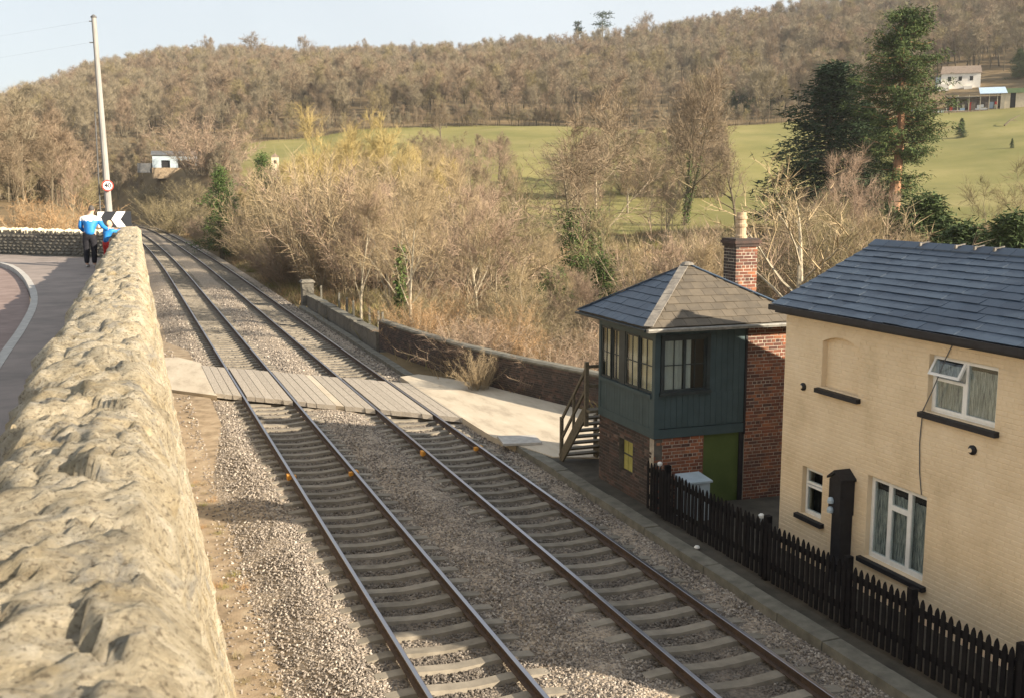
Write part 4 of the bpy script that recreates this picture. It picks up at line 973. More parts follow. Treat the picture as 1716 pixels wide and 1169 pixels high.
# ------------------------------------------------------------------ brick walls on the right of the lane
bw = empty('brick_wall', (12, 36, 0), 'curved dark brick wall with rounded coping behind the lane', 'wall')
P = catmull(WALLPOLY, 5); near_budget = 290; segs = list(zip(P[:-1], P[1:]))
for (a, b) in segs:
    a3, b3 = Vector((*a, 0)), Vector((*b, 0)); d = (b3-a3); L = d.length; d.normalize(); inw = Vector((-d.y, d.x, 0))
    if inw.x < 0: inw = -inw
    U = Vector((inw.y, -inw.x, 0)); O = a3 if U.dot(d) > 0 else b3
    vis = 27.5 < (a[1]+b[1])/2 < 34
    brick_face(bw, (O.x, O.y, -.05), inw, L, 1.16, [], M['brick_dark'], 60 if vis else 0, depth=.06)
    m = MB(); O2 = O; q = [O + inw*.006, O+U*L+inw*.006, O+U*L+inw*.34, O+inw*.34]
    m.hexa([(v.x, v.y, -1.2) for v in q] + [(v.x, v.y, 1.14) for v in q]); m.build('wall_core', M['mortar_dark'], bw, fix=True)
    n = max(1, round(L/.45))
    for i in range(n):
        s0, s1 = L*i/n+.004, L*(i+1)/n-.004; m = MB(); z = 1.13+R.uniform(-.006, .008)
        m.prism([(-.04, 0), (.38, 0), (.38, .05), (.3, .1), (.05, .1), (-.04, .05)], (O+U*s0+Vector((0, 0, z)), inw, Z, U), s1-s0); m.build('coping', M['edging'], bw, fix=True)
lw = empty('parapet_wall', (10.6, 55, 0), 'low dark parapet wall beside the far track', 'wall')
for i in range(20):
    y0_ = 46.2+i*.92; m = MB(); z = .52+R.uniform(-.03, .03)
    m.box(10.52+R.uniform(-.01, .01), 10.9, y0_, y0_+.905, -.6, z); m.build('stone_block', M['dark_stone'], lw)
    m = MB(); m.box(10.47, 10.95, y0_+.004, y0_+.9, z+.002, z+.09); m.build('coping', M['edging'], lw)
pier = empty('stone_pier', (10.6, 65, 0), 'dark stone pier at the far end of the parapet', 'pier')
for i in range(5): boxpart('block', M['dark_stone'], pier, 10.28+R.uniform(-.02, .02), 10.98+R.uniform(-.02, .02), 64.7, 65.4, -.1+i*.28, .17+i*.28)
m = MB(); m.hexa([(10.2, 64.6, 1.3), (11.06, 64.6, 1.3), (11.06, 65.5, 1.3), (10.2, 65.5, 1.3), (10.3, 64.7, 1.45), (10.95, 64.7, 1.45), (10.95, 65.4, 1.45), (10.3, 65.4, 1.45)]); m.build('cap', M['dark_stone'], pier)
for k, (u, v) in enumerate(((538, 478), (568, 490), (581, 498), (592, 503), (619, 513), (634, 520), (641, 522))):
    p = at_x(u, v, 11.5); m = MB(); m.hexa([(p.x-.06, p.y-.06, -.6), (p.x+.06, p.y-.06, -.6), (p.x+.06, p.y+.06, -.6), (p.x-.06, p.y+.06, -.6), (p.x-.05, p.y-.05, p.z-.05), (p.x+.05, p.y-.05, p.z), (p.x+.05, p.y+.05, p.z), (p.x-.05, p.y+.05, p.z-.05)])
    tag(m.build('fence_post', M['edging'], org=(p.x, p.y, -.6)), 'pale concrete fence post in the row behind the low parapet', 'post', 'concrete posts behind the parapet')
# ------------------------------------------------------------------ trees
def perp(d, r):
    a = Vector((r.gauss(0, 1), r.gauss(0, 1), r.gauss(0, 1))); a = a - d*a.dot(d)
    return a.normalized() if a.length > 1e-4 else Vector((1, 0, 0))
def limb(m, r, p, d, L, r0, r1, nseg, wob, grav, sides):
    pts = [p]; rad = [r0]; q = p.copy(); dd = d.copy()
    for i in range(nseg):
        dd = (dd + perp(dd, r)*wob + Vector((0, 0, grav))).normalized(); q = q + dd*(L/nseg); pts.append(q); rad.append(lerp(r0, r1, (i+1)/nseg))
    m.tube(pts, rad, sides, cap=False); return pts, rad, dd
def sliver(m, p, d, L, w_, r):
    s = perp(d, r)*w_; b = len(m.v); m.v += [tuple(p-s*.5), tuple(p+s*.5), tuple(p+d*L)]; m.f.append((b, b+1, b+2)); m.m.append(0)
def gen_tree(seed, H, r0, stems=1, n1=11, n2=6, n3=5, ntw=7, base=.3, ang=.8, up=.12, twl=.6, tww=.018, spread=.42, lean=.08):
    """bare deciduous tree: (trunk with main limbs, crown of branches and twigs)"""
    r = random.Random(seed); T = MB(); C = MB(); T.stems = []
    for s in range(stems):
        d = (Vector((0, 0, 1)) + perp(Vector((0, 0, 1)), r)*(lean if stems == 1 else .33)).normalized()
        h = H*(.86 if stems == 1 else r.uniform(.68, .9)); p0 = Vector((r.uniform(-.1, .1), r.uniform(-.1, .1), -.15)) if stems > 1 else Vector((0, 0, -.2))
        rr = r0 if stems == 1 else r0*.65
        pts, rad, _ = limb(T, r, p0, d, h, rr, rr*.12, 9, .07, .03, 6); T.stems.append([p/H for p in pts])
        for i in range(n1):
            t = base + (1-base)*(i+.3+r.random()*.6)/n1; k = t*9; i0 = min(8, int(k)); q = pts[i0].lerp(pts[i0+1], k-i0); dd = (pts[i0+1]-pts[i0]).normalized()
            a = ang*r.uniform(.7, 1.2)*(1.1-.45*t); d1 = (dd*math.cos(a) + perp(dd, r)*math.sin(a)).normalized()
            L1 = H*spread*(1.12-.85*max(0, t-.2))*r.uniform(.7, 1.15); R1 = max(.012, lerp(rr, rr*.12, t)*.5)
            p1, _, _ = limb(T, r, q, d1, L1, R1, R1*.25, 5, .16, up*.6, 4)
            for j in range(n2):
                u = .25 + .75*(j+r.random())/n2; k = u*5; i1 = min(4, int(k)); q2 = p1[i1].lerp(p1[i1+1], k-i1); e = (p1[i1+1]-p1[i1]).normalized()
                b = r.uniform(.45, .95); d2 = (e*math.cos(b) + perp(e, r)*math.sin(b) + Vector((0, 0, up))).normalized(); L2 = L1*r.uniform(.3, .52)
                p2, _, _ = limb(C, r, q2, d2, L2, R1*.4+.003, .004, 3, .2, up*.5, 3)
                for l in range(n3):
                    u2 = .2 + .8*(l+r.random())/n3; k = u2*3; i2 = min(2, int(k)); q3 = p2[i2].lerp(p2[i2+1], k-i2); e2 = (p2[i2+1]-p2[i2]).normalized()
                    c = r.uniform(.4, .9); d3 = (e2*math.cos(c) + perp(e2, r)*math.sin(c) + Vector((0, 0, up))).normalized(); L3 = L2*r.uniform(.35, .65)+twl*.25
                    sliver(C, q3, d3, L3, tww*1.5, r)
                    for w_ in range(ntw):
                        q4 = q3 + d3*(L3*r.uniform(.1, 1)); f = r.uniform(.3, .9); d4 = (d3*math.cos(f) + perp(d3, r)*math.sin(f) + Vector((0, 0, up*.5))).normalized()
                        sliver(C, q4, d4, twl*r.uniform(.4, 1.1), tww, r)
    return T, C
def gen_bush(seed, H, W, n=60, ntw=40, tww=.016):
    r = random.Random(seed); T = MB(); C = MB()
    for i in range(n):
        a = r.uniform(0, 6.28); q = Vector((math.cos(a), math.sin(a), 0))*r.random()**.7*W*.45
        d = Vector((q.x/W*.9+r.gauss(0, .22), q.y/W*.9+r.gauss(0, .22), 1)).normalized(); L = H*r.uniform(.55, 1.05)
        pts, _, e = limb(T, r, Vector((q.x*.5, q.y*.5, -.1)), d, L, .016, .004, 4, .14, -.02, 3)
        for k in range(ntw):
            t = r.uniform(.12, 1)*4; i0 = min(3, int(t)); p = pts[i0].lerp(pts[i0+1], t-i0); dd = (pts[i0+1]-pts[i0]).normalized()
            f = r.uniform(.4, 1.3); d2 = (dd*math.cos(f) + perp(dd, r)*math.sin(f)).normalized(); sliver(C, p, d2, r.uniform(.2, .62)*H*.28, tww, r)
    return T, C
def norm(m, H):  # scale to unit height
    k = 1/H; m.v = [(x*k, y*k, z*k) for x, y, z in m.v]; return m
KIND = {}
STEMS = {}
def kind(name, T, C, H, bark, twig):
    STEMS[name] = getattr(T, 'stems', None)
    KIND[name] = (norm(T, H).mesh('trunk', M[bark]), norm(C, H).mesh('crown', M[twig]))
for i in range(3): kind('tan%d' % i, *gen_tree(100+i, 9, .11, 1, 13, 6, 5, 11, .22, .75, .12, .75, .012, .34), 9, 'bark_pale', 'twig_tan')
for i in range(2): kind('pink%d' % i, *gen_tree(110+i, 8, .1, 2, 8, 5, 5, 11, .15, .8, .1, .75, .012, .36), 8, 'bark', 'twig_pink')
for i in range(2): kind('olive%d' % i, *gen_tree(120+i, 9, .13, 2, 8, 5, 5, 11, .2, .8, .08, .75, .013, .36), 9, 'bark', 'twig_olive')
for i in range(2): kind('yellow%d' % i, *gen_tree(130+i, 13, .2, 3, 8, 6, 5, 10, .2, .6, .16, 1.2, .022, .34), 13, 'bark', 'twig_yellow')
for i in range(3): kind('big%d' % i, *gen_tree(140+i, 15, .32, 1 if i else 4, 14 if i else 8, 7, 6, 10, .22, .8, .1, 1.1, .034, .4, .05), 15, 'bark_dark', 'twig_brown')
kind('thin0', *gen_tree(150, 10, .24, 2, 10, 7, 5, 11, .2, 1.0, .04, .75, .021, .42, .05), 10, 'bark', 'twig_brown')
kind('apple0', *gen_tree(151, 6, .15, 1, 9, 5, 4, 4, .3, 1.0, .1, .45, .014, .5, .12), 6, 'bark_pale', 'twig_tan')
for i, (nm, tw) in enumerate((('rust', 'twig_orange'), ('bpink', 'twig_pink'), ('btan', 'twig_tan'), ('bolive', 'twig_olive'), ('bbrown', 'twig_brown'))):
    for k in range(2): kind('%s%d' % (nm, k), *gen_bush(160+i*3+k, 3, 3.4, 75, 90, .011), 3, 'bark', tw)
SHADE = {'tan': 'pale tan', 'pin': 'pinkish brown', 'oli': 'olive grey', 'yel': 'golden yellow', 'big': 'dark brown', 'bta': 'pale tan', 'bpi': 'pinkish brown', 'bol': 'olive grey', 'bbr': 'dark brown', 'rus': 'rusty orange'}
def put_tree(name, kd, x, y, h, label, cat='tree', group=None, wide=1.0, z=None, rz=None):
    z = ground_z(x, y) if z is None else z
    if group and kd[:3] in SHADE: label = SHADE[kd[:3]]+' twigged '+label; group = SHADE[kd[:3]]+' '+group
    o = empty(name, (x, y, z), label, cat, group, R.uniform(0, 6.28) if rz is None else rz); o.scale = (h*wide, h*wide, h)
    for nm, me in zip(('trunk', 'crown'), KIND[kd]):
        c = bpy.data.objects.new(nm, me); col.objects.link(c); c.parent = o
    return o
def tree_px(name, kd, u, vt, dist, label, cat='tree', group=None, wide=1.0, zofs=0):
    b = at_d(u, 300, dist); top = at_d(u, vt, dist).z; g = ground_z(b.x, b.y)
    return put_tree(name, kd, b.x, b.y, max(.8, top-g+zofs), label, cat, group, wide)
# trees one can tell apart
oA = tree_px('bare_tree', 'tan0', 600, 300, 56, 'slender pale barked bare tree just behind the concrete fence posts', wide=.9)
oB = tree_px('ivy_tree', 'tan1', 668, 290, 53, 'bare pale tree with ivy climbing its lower trunk behind the brick wall end', wide=1.0)
tree_px('bare_tree', 'tan2', 800, 270, 62, 'bare pale tree with white trunk right of the ivy clad one', wide=.9)
oC = tree_px('ivy_tree', 'olive0', 862, 262, 82, 'bare tree with forked ivy covered stems left of the open meadow', wide=.8)
oD = tree_px('bare_tree', 'thin0', 985, 165, 88, 'big gnarled bare tree with dark crooked limbs against the meadow', wide=1.0)
oE = tree_px('bare_tree', 'big0', 1150, 108, 135, 'tall multi stemmed bare tree above the signal box roof', wide=.75)
tree_px('bare_tree', 'big1', 1236, 238, 128, 'small dark round headed bare tree left of the dark evergreen', wide=.9)
tree_px('bare_tree', 'apple0', 1335, 292, 47, 'low spreading bare tree with pale branches between chimney and cottage roof', wide=1.35)
tree_px('bare_tree', 'pink0', 1392, 238, 82, 'bare tree with reddish twigs in front of the dark evergreen', wide=.85)
tree_px('bare_tree', 'pink1', 1445, 285, 78, 'shorter reddish twigged bare tree beside the sequoia trunk', wide=.9)
tree_px('bare_tree', 'big2', 738, 172, 262, 'lone round headed bare tree at the top edge of the left meadow', wide=1.1)
tree_px('bare_tree', 'yellow0', 545, 188, 118, 'tall bare willow with golden yellow twigs, left one of the pair', wide=.9)
tree_px('bare_tree', 'yellow1', 640, 196, 122, 'tall bare willow with golden yellow twigs, right one of the pair', wide=.85)
tree_px('bare_tree', 'olive1', 1690, 275, 78, 'bare greenish tree at the right edge above the cottage roof', wide=.9)
tree_px('bare_tree', 'bpink0', 348, 188, 232, 'big rounded pale bush tree at the foot of the left wood', wide=1.5)
tree_px('bare_tree', 'olive0', 30, 258, 92, 'bare tree behind the shaded stone wall at the left edge', wide=.8)
tree_px('bare_tree', 'pink1', 118, 250, 98, 'bare tree behind the stone wall left of the utility pole', wide=.8)
tree_px('shrub', 'rust0', 88, 322, 52, 'rusty orange bush behind the shaded stone wall', 'shrub', wide=1.15)
tree_px('shrub', 'rust1', 45, 332, 52, 'second rusty bush behind the wall nearer the left edge', 'shrub', wide=1.15)
for k, (u, vt, kd, lb, wd_) in enumerate(((350, 60, 'big1', 'rounded bare tree on the skyline above the left wood', 1.0), (432, 60, 'big2', 'broad brown bare tree on the skyline left of centre', 1.5), (515, 62, 'big1', 'pale rounded bare tree on the skyline left of centre', 1.0),
        (610, 66, 'thin0', 'small dark topped tree on the skyline above the willows', .8), (868, 60, 'big2', 'small dense bare tree on the skyline left of the pines', 1.0), (1085, 20, 'big1', 'big rounded bare tree on the skyline right of the pines', 1.15))):
    tree_px('bare_tree', kd, u, vt, 622, lb, wide=wd_)
# scrub and thicket between the line and the meadow
KINDS = ['tan0', 'tan1', 'tan2', 'tan0', 'pink0', 'pink1', 'olive0', 'olive1', 'btan0', 'bpink1', 'bolive0', 'btan1']
def env_top(u):   # how high the thicket reaches (pixel row) for a direction
    return float(np.interp(u, [250, 300, 360, 450, 480, 520, 700, 740, 840, 868, 955, 975, 1090, 1130, 1200, 1235, 1300, 1330, 1480, 1505, 1580, 1716], [330, 330, 290, 285, 255, 235, 232, 262, 300, 440, 440, 430, 400, 350, 350, 395, 395, 310, 320, 385, 395, 380]))
Rt = random.Random(77); cnt = 0
for i in range(150):
    dist = 47 + 72*Rt.random()**1.2; u = Rt.uniform(330, 1500)
    if u < 470: dist = Rt.uniform(75, 135)
    b = at_d(u, 300, dist)
    if b.x < 12.2 + (b.y > 62)*1.0 + toff(b.y): continue
    g = ground_z(b.x, b.y); vt = env_top(u) + abs(Rt.gauss(0, 38)) + 8
    h = at_d(u, vt, dist).z - g
    if h < 1.2: h = Rt.uniform(1.2, 2.4)
    h = min(h, 10.5); kd = Rt.choice(KINDS)
    if 430 < u < 720 and Rt.random() < .3 and dist > 90: kd = 'yellow%d' % Rt.randrange(2)
    if h < 3.6: kd = Rt.choice(['btan0', 'btan1', 'bpink0', 'bpink1', 'bolive0', 'bolive1', 'bbrown0'])
    tall = h >= 3.6
    put_tree('scrub_tree' if tall else 'shrub', kd, b.x, b.y, h, 'bare scrub tree in the tangled thicket between the line and the meadow' if tall else 'low leafless shrub in the thicket behind the brick wall', 'tree' if tall else 'shrub', 'thicket trees' if tall else 'thicket shrubs', wide=Rt.uniform(.75, 1.05) if tall else Rt.uniform(1.0, 1.6))
for i in range(85):   # the taller back row of the thicket
    u = Rt.uniform(290, 1215); dist = Rt.uniform(105, 178)
    if 866 < u < 958: continue
    b = at_d(u, 300, dist)
    if b.x < 14 + toff(b.y): continue
    vt = float(np.interp(u, [290, 440, 470, 520, 690, 730, 860, 960, 1100, 1215], [272, 258, 258, 240, 236, 254, 270, 262, 262, 280])) + abs(Rt.gauss(0, 22))
    h = at_d(u, vt, dist).z - ground_z(b.x, b.y)
    if h < 2: continue
    kd = Rt.choice(['yellow0', 'yellow1', 'yellow0', 'tan0', 'tan2'] if 460 < u < 720 else ['pink0', 'pink1', 'olive0', 'olive1', 'tan1', 'big1', 'big2', 'tan0'])
    put_tree('scrub_tree', kd, b.x, b.y, min(h, 13), 'taller bare tree in the back row of the thicket below the meadow', 'tree', 'back row of the thicket', wide=Rt.uniform(.7, .95))
for i in range(80):   # bare trees and hedges that screen the middle of the meadow
    u = Rt.choice((Rt.uniform(700, 866), Rt.uniform(965, 1215))); dist = Rt.uniform(165, 262); b = at_d(u, 300, dist)
    vt = float(np.interp(u, [700, 866, 965, 1215], [218, 226, 205, 225])) + abs(Rt.gauss(0, 24)); h = at_d(u, vt, dist).z - ground_z(b.x, b.y)
    if h < 2: continue
    put_tree('hedge_tree', Rt.choice(['big1', 'big2', 'olive0', 'olive1', 'pink1', 'bbrown0', 'bolive1']), b.x, b.y, min(h, 11), 'bare tree screening the middle of the meadow', 'tree', 'trees across the meadow', wide=Rt.uniform(.9, 1.25))
# understorey right behind the brick wall and along the line
for i in range(210):
    if i < 70: dist = Rt.uniform(36, 70); u = Rt.uniform(650, 1330); 
    else: dist = Rt.uniform(68, 170); u = Rt.uniform(250, 500)
    b = at_d(u, 300, dist)
    off = b.x - (wallx(b.y) if i < 70 else 11.4+toff(b.y))
    if off < .9 or (i >= 70 and off > 12): continue
    h = Rt.uniform(1.3, 2.8) if i < 70 else min(4.5, max(1.5, at_d(u, float(np.interp(u, [262, 330, 420, 520], [352, 335, 345, 380]))+Rt.uniform(0, 30), dist).z - ground_z(b.x, b.y)))
    kd = Rt.choice(['rust0', 'rust1', 'bpink0', 'bpink1', 'btan0', 'btan1', 'bolive0', 'bolive1', 'bbrown1'] if i < 70 else ['bpink0', 'bpink1', 'btan0', 'btan1', 'bbrown0', 'bolive0'])
    put_tree('shrub', kd, b.x, b.y, h, 'tangled bramble shrub behind the curved brick wall' if i < 70 else 'leafless lineside shrub on the right of the far track', 'shrub', 'brambles behind the wall' if i < 70 else 'lineside shrubs', wide=Rt.uniform(1.0, 1.7))
for i in range(26):   # left of the line, in the bend
    dist = Rt.uniform(70, 215); u = Rt.uniform(-60, 205); b = at_d(u, 300, dist)
    if b.x > .5+toff(b.y) - (4 if b.y > 60 else 0) or (b.y < 58): continue
    kd = Rt.choice(['olive0', 'pink0', 'olive1', 'pink1', 'big2']); put_tree('scrub_tree', kd, b.x, b.y, Rt.uniform(4.5, 7.5), 'bare scrub tree on the slope behind the shaded stone wall', 'tree', 'trees behind the left wall')
o = tree_px('shrub', 'btan1', 832, 596, 33.5, 'dried leafless bush growing against the brick wall', 'shrub', wide=1.1)
pb = at_d(832, 650, 34.2); o.location = (11.55, 35.0, 0); o.scale = (1.35, 1.35, 1.45)
for (u, v, d) in ((262, 362, 180), (240, 350, 225), (285, 352, 200), (300, 340, 215), (225, 345, 245)):
    b = at_d(u, v, d); put_tree('shrub', 'bolive0', b.x + 3, b.y, 5.5, 'thicket shrub where the tracks bend out of sight', 'shrub', 'shrubs at the bend', wide=1.6)
# evergreen foliage
def gen_sequoia(seed):
    r = random.Random(seed); T = MB(); C = MB(); H = 25.5
    pts = [Vector((.12*math.sin(i*.7), .12*math.cos(i*.9), H*i/14-.3)) for i in range(15)]
    T.tube(pts, [lerp(.75, .08, (i/14)**.8) + (.25 if i == 0 else 0) for i in range(15)], 9)
    for i in range(150):
        t = .2 + .8*(i+r.random())/150; h = t*H
        if t < .38 and r.random() < .62: continue
        a = r.uniform(0, 6.28); env = 4.6*(1-((t-.62)/.5)**2) if t > .3 else 3.2
        env = max(.7, env)*r.uniform(.55, 1.1); d = Vector((math.cos(a), math.sin(a), -.25))
        p = Vector((0, 0, h)); k = 5; br = [p]
        for s in range(1, k+1): br.append(p + Vector((d.x, d.y, 0))*(env*s/k) + Vector((0, 0, -.45*env*(s/k) + .42*env*(s/k)**2.2)))
        T.tube(br, [.09, .07, .055, .04, .03, .015], 4, cap=False)
        for s in range(3, 9):
            q = br[min(k, int(s*k/8))] + Vector((r.gauss(0, .25), r.gauss(0, .25), r.gauss(0, .18)))
            for w_ in range(52):
                dd = Vector((d.x*.4+r.gauss(0, .5), d.y*.4+r.gauss(0, .5), r.gauss(-.25, .45))).normalized(); pp = q + Vector((r.gauss(0, .34), r.gauss(0, .34), r.gauss(0, .24)))
                sliver(C, pp, dd, r.uniform(.2, .5), .1, r)
    return norm(T, H).mesh('trunk', M['bark_red']), norm(C, H).mesh('crown', M['conifer'])
def gen_evergreen(seed, mt, n=170, H=13.5, wide=5.4, low=.12, dens=130, sc=1.0):
    r = random.Random(seed); T = MB(); C = MB()
    T.tube([(0, 0, -.3), (.1, 0, H*.4), (0, .1, H*.95)], [.4*sc, .26*sc, .05*sc], 8)
    for i in range(n):
        t = low + (1-low)*(i+r.random())/n; a = r.uniform(0, 6.28); env = wide*(1-t)**.62*r.uniform(.45, 1.08)*(1+.25*math.sin(a*2+t*9))
        p = Vector((0, 0, t*H)); q = p + Vector((math.cos(a)*env, math.sin(a)*env, -.14*env+r.gauss(0, .25*sc)))
        T.tube([p, p.lerp(q, .55)+Vector((0, 0, .12*sc)), q], [.07*sc, .045*sc, .015*sc], 3, cap=False)
        for w_ in range(dens):
            k = r.random()**.6; pp = p.lerp(q, k) + Vector((r.gauss(0, .34*sc), r.gauss(0, .34*sc), r.gauss(0, .26*sc))); dd = Vector((math.cos(a)*.6+r.gauss(0, .6), math.sin(a)*.6+r.gauss(0, .6), r.gauss(-.05, .4))).normalized()
            sliver(C, pp, dd, r.uniform(.2, .5)*sc, .1*sc, r)
    return norm(T, H).mesh('trunk', M['bark_dark']), norm(C, H).mesh('crown', M[mt])
KIND['sequoia'] = gen_sequoia(5); KIND['cedar'] = gen_evergreen(6, 'cedar'); KIND['ivyb'] = gen_evergreen(9, 'ivy', 70, 5, 2.4, .1, 100, .5); KIND['ever'] = gen_evergreen(8, 'shrub', 130, 4, 1.9, .05, 150, .4)
tree_px('sequoia_tree', 'sequoia', 1503, 16, 108, 'tall evergreen conifer with reddish trunk and ragged dark green crown', wide=1.15)
tree_px('evergreen_tree', 'cedar', 1392, 112, 114, 'broad dark evergreen tree left of the tall conifer', wide=1.55)
tree_px('evergreen_tree', 'cedar', 1445, 175, 118, 'lower dark evergreen filling the gap beside the tall conifer', wide=.8)
for k, (u, vt, d, lb, wd_) in enumerate(((1555, 338, 62, 'green leafed shrub above the cottage ridge beside the conifer trunk', 1.2), (1625, 385, 58, 'dark evergreen shrub just above the cottage ridge', 1.5), (1700, 372, 52, 'dark evergreen shrub at the right edge above the cottage ridge', 1.2), (1500, 360, 64, 'dark evergreen shrub hiding the foot of the conifer', 1.0))):
    tree_px('evergreen_shrub', 'ever', u, vt, d, lb, 'shrub', wide=wd_)
for k, (u, vt, d) in enumerate(((905, 480, 62), (935, 452, 66), (880, 596, 41), (960, 575, 43), (920, 590, 42), (985, 590, 40), (845, 575, 45), (690, 560, 46), (1560, 380, 70), (1240, 150, 330), (1222, 152, 334), (1262, 155, 338), (1288, 158, 332), (1695, 85, 345), (1715, 90, 350))):
    tree_px('evergreen_shrub', 'ever', u, vt, d, 'dark evergreen bush among the bare trees', 'shrub', 'evergreen bushes among bare trees', wide=1.1)
oF = tree_px('ivy_tree', 'olive1', 1030, 330, 70, 'bushy ivy wrapped tree left of the signal box roof', wide=.8); oG = tree_px('ivy_tree', 'tan0', 930, 385, 64, 'short ivy column standing before the open meadow', wide=.6)
for k, (u, vt, d, lb) in enumerate(((368, 285, 118, 'green ivy smothered tree beside the bend of the line'), (440, 262, 140, 'green ivy covered tree right of the pale barn'), (452, 300, 120, 'low green ivy thicket among the pale scrub'))):
    tree_px('ivy_tree', 'ivyb', u, vt, d, lb, wide=.85)
def ivy_on(root, kd, base_h, top_h, rad, n, seed, ctr=(0, 0)):
    r = random.Random(seed); m = MB(); sz = root.scale.z; sx = root.scale.x
    for i in range(n):
        for _ in range(40):
            s_ = r.choice(STEMS[kd]); j = r.randrange(len(s_)-1); b = s_[j].lerp(s_[j+1], r.random())
            if base_h < b.z*sz < top_h and r.random() < 1.1-b.z*sz/top_h*.7: break
        p = Vector((b.x*sx, b.y*sx, b.z*sz)) + Vector((r.gauss(0, rad), r.gauss(0, rad), r.gauss(0, .15)))
        d = Vector((r.gauss(0, 1), r.gauss(0, 1), r.gauss(-.3, .8))).normalized(); s = perp(d, r)*.075; k = len(m.v)
        m.v += [tuple(p), tuple(p+s+d*.07), tuple(p+d*.17), tuple(p-s+d*.07)]; m.f.append((k, k+1, k+2, k+3)); m.m.append(0)
    m.v = [(x/sx, y/sx, z/sz) for x, y, z in m.v]
    c = bpy.data.objects.new('ivy', m.mesh('ivy', M['ivy'])); col.objects.link(c); c.parent = root
ivy_on(oF, 'olive1', .3, 5, .42, 4500, 7); ivy_on(oG, 'tan0', .3, 4, .3, 2400, 8); ivy_on(oB, 'tan1', .1, 4.2, .1, 1500, 1); ivy_on(oC, 'olive0', .3, 7, .3, 4500, 2); ivy_on(oD, 'thin0', .2, 6.5, .5, 6500, 3); ivy_on(oE, 'big0', .2, 9, .2, 2600, 4)
# ------------------------------------------------------------------ the far wood as one mass
def far_wood():
    c = proto_coll('hillside_wood_meshes'); rg = random.Random(21)
    for i in range(7):
        T, C = gen_tree(400+i, 13, .16, 1, 11, 5, 5, 8, .3, .7, .14, 1.3, .034, .32, .05)
        b = len(C.v); C.v += T.v; C.f += [tuple(k+b for k in f) for f in T.f]; C.m = [0]*len(C.m) + [1]*len(T.f)
        me = C.mesh('woodland_tree', [[M['wood_far'], M['wood_far2'], M['wood_far'], M['twig_olive'], M['wood_far'], M['wood_far2'], M['twig_brown']][i], M['bark_dark']]); o = bpy.data.objects.new('woodland_tree', me); c.objects.link(o)
    pts = []; scl = []
    def addp(u, d, s):
        b = at_d(u, 300, d); pts.append((b.x, b.y, ground_z(b.x, b.y)-.3)); k = rg.uniform(.62, 1.22)*s; q = k*rg.uniform(.9, 1.4); scl.append((q, q, k))
    for i in range(6200):
        u = rg.uniform(-420, 2150); d = math.sqrt(rg.uniform(296**2, 668**2))
        far = float(np.interp(u, [330, 420, 560, 880, 1000, 1100, 1200, 1300, 2400], [296, 298, 304, 304, 296, 276, 296, 306, 310]))
        if d < far+2: continue
        if 1540 < u < 1760 and d < 352: continue
        addp(u, d, 1.0)
    for i in range(1100):
        u = rg.uniform(-420, 400); d = math.sqrt(rg.uniform(112**2, 300**2)); b = at_d(u, 300, d)
        if d > float(np.interp(u, [330, 400], [300, 236])): continue
        if abs(b.x - 6.35 - toff(min(b.y, 300))) < 9.5 and b.y < 290: continue
        if 240 < u < 345 and 175 < d < 262: continue
        addp(u, d, .72 if u < 200 else rg.uniform(.3, .5))
    for i in range(260):   # hedges along the top and the middle of the meadow
        u = rg.uniform(380, 1330); d = float(np.interp(u, [330, 420, 560, 880, 1000, 1100, 1200, 1300, 2400], [0, 296, 300, 300, 292, 272, 292, 300, 302])) + rg.uniform(-4, 3); addp(u, d, .4)
    for i in range(90):
        u = rg.uniform(980, 1210); addp(u, 185 + 55*sstep(700, 1210, u) + rg.uniform(-6, 6), .42)
    instancer('woodland', pts, scl, c)['label'] = 'bare brown woodland covering the far hillside'
far_wood()
# undergrowth: dry grass and bramble as ground cover behind the wall and along the cess
def undergrowth():
    c = proto_coll('undergrowth_meshes'); r = random.Random(31)
    for i in range(4):
        m = MB()
        for k in range(150):
            a = r.uniform(0, 6.28); d = Vector((math.cos(a)*r.uniform(.1, .9), math.sin(a)*r.uniform(.1, .9), r.uniform(.4, 1.1))).normalized(); p = Vector((r.gauss(0, .35), r.gauss(0, .35), -.03)); sliver(m, p, d, r.uniform(.3, .9), .03, r)
        o = bpy.data.objects.new('undergrowth_tuft', m.mesh('undergrowth_tuft', M[('grassblade', 'twig_tan', 'twig_orange', 'twig_olive')[i]])); c.objects.link(o)
    pts = []; scl = []
    for i in range(5200):
        d = 30 + 95*r.random()**1.1; u = r.uniform(280, 1760); b = at_d(u, 300, d)
        if b.x < (wallx(b.y)+.5 if b.y > 22 else 99) + (toff(b.y) if b.y > 60 else 0) or (u > 1480 and d > 112): continue
        pts.append((b.x, b.y, ground_z(b.x, b.y))); s = r.uniform(.6, 1.5); scl.append((s, s, s*r.uniform(.6, 1.1)))
    for i in range(500):
        y = r.uniform(47, 200); x = 11.2 + toff(y) + r.random()*5; pts.append((x, y, ground_z(x, y))); s = r.uniform(.5, 1.1); scl.append((s, s, s*.8))
    for i in range(260):
        y = r.uniform(14, 90); x = 1.35 + r.random()*.55 + toff(y) - max(0, y-25)*.01; pts.append((x, y, -.46)); s = r.uniform(.08, .22); scl.append((s, s, s))
    instancer('undergrowth', pts, scl, c)['label'] = 'dry grass and bramble undergrowth'
undergrowth()

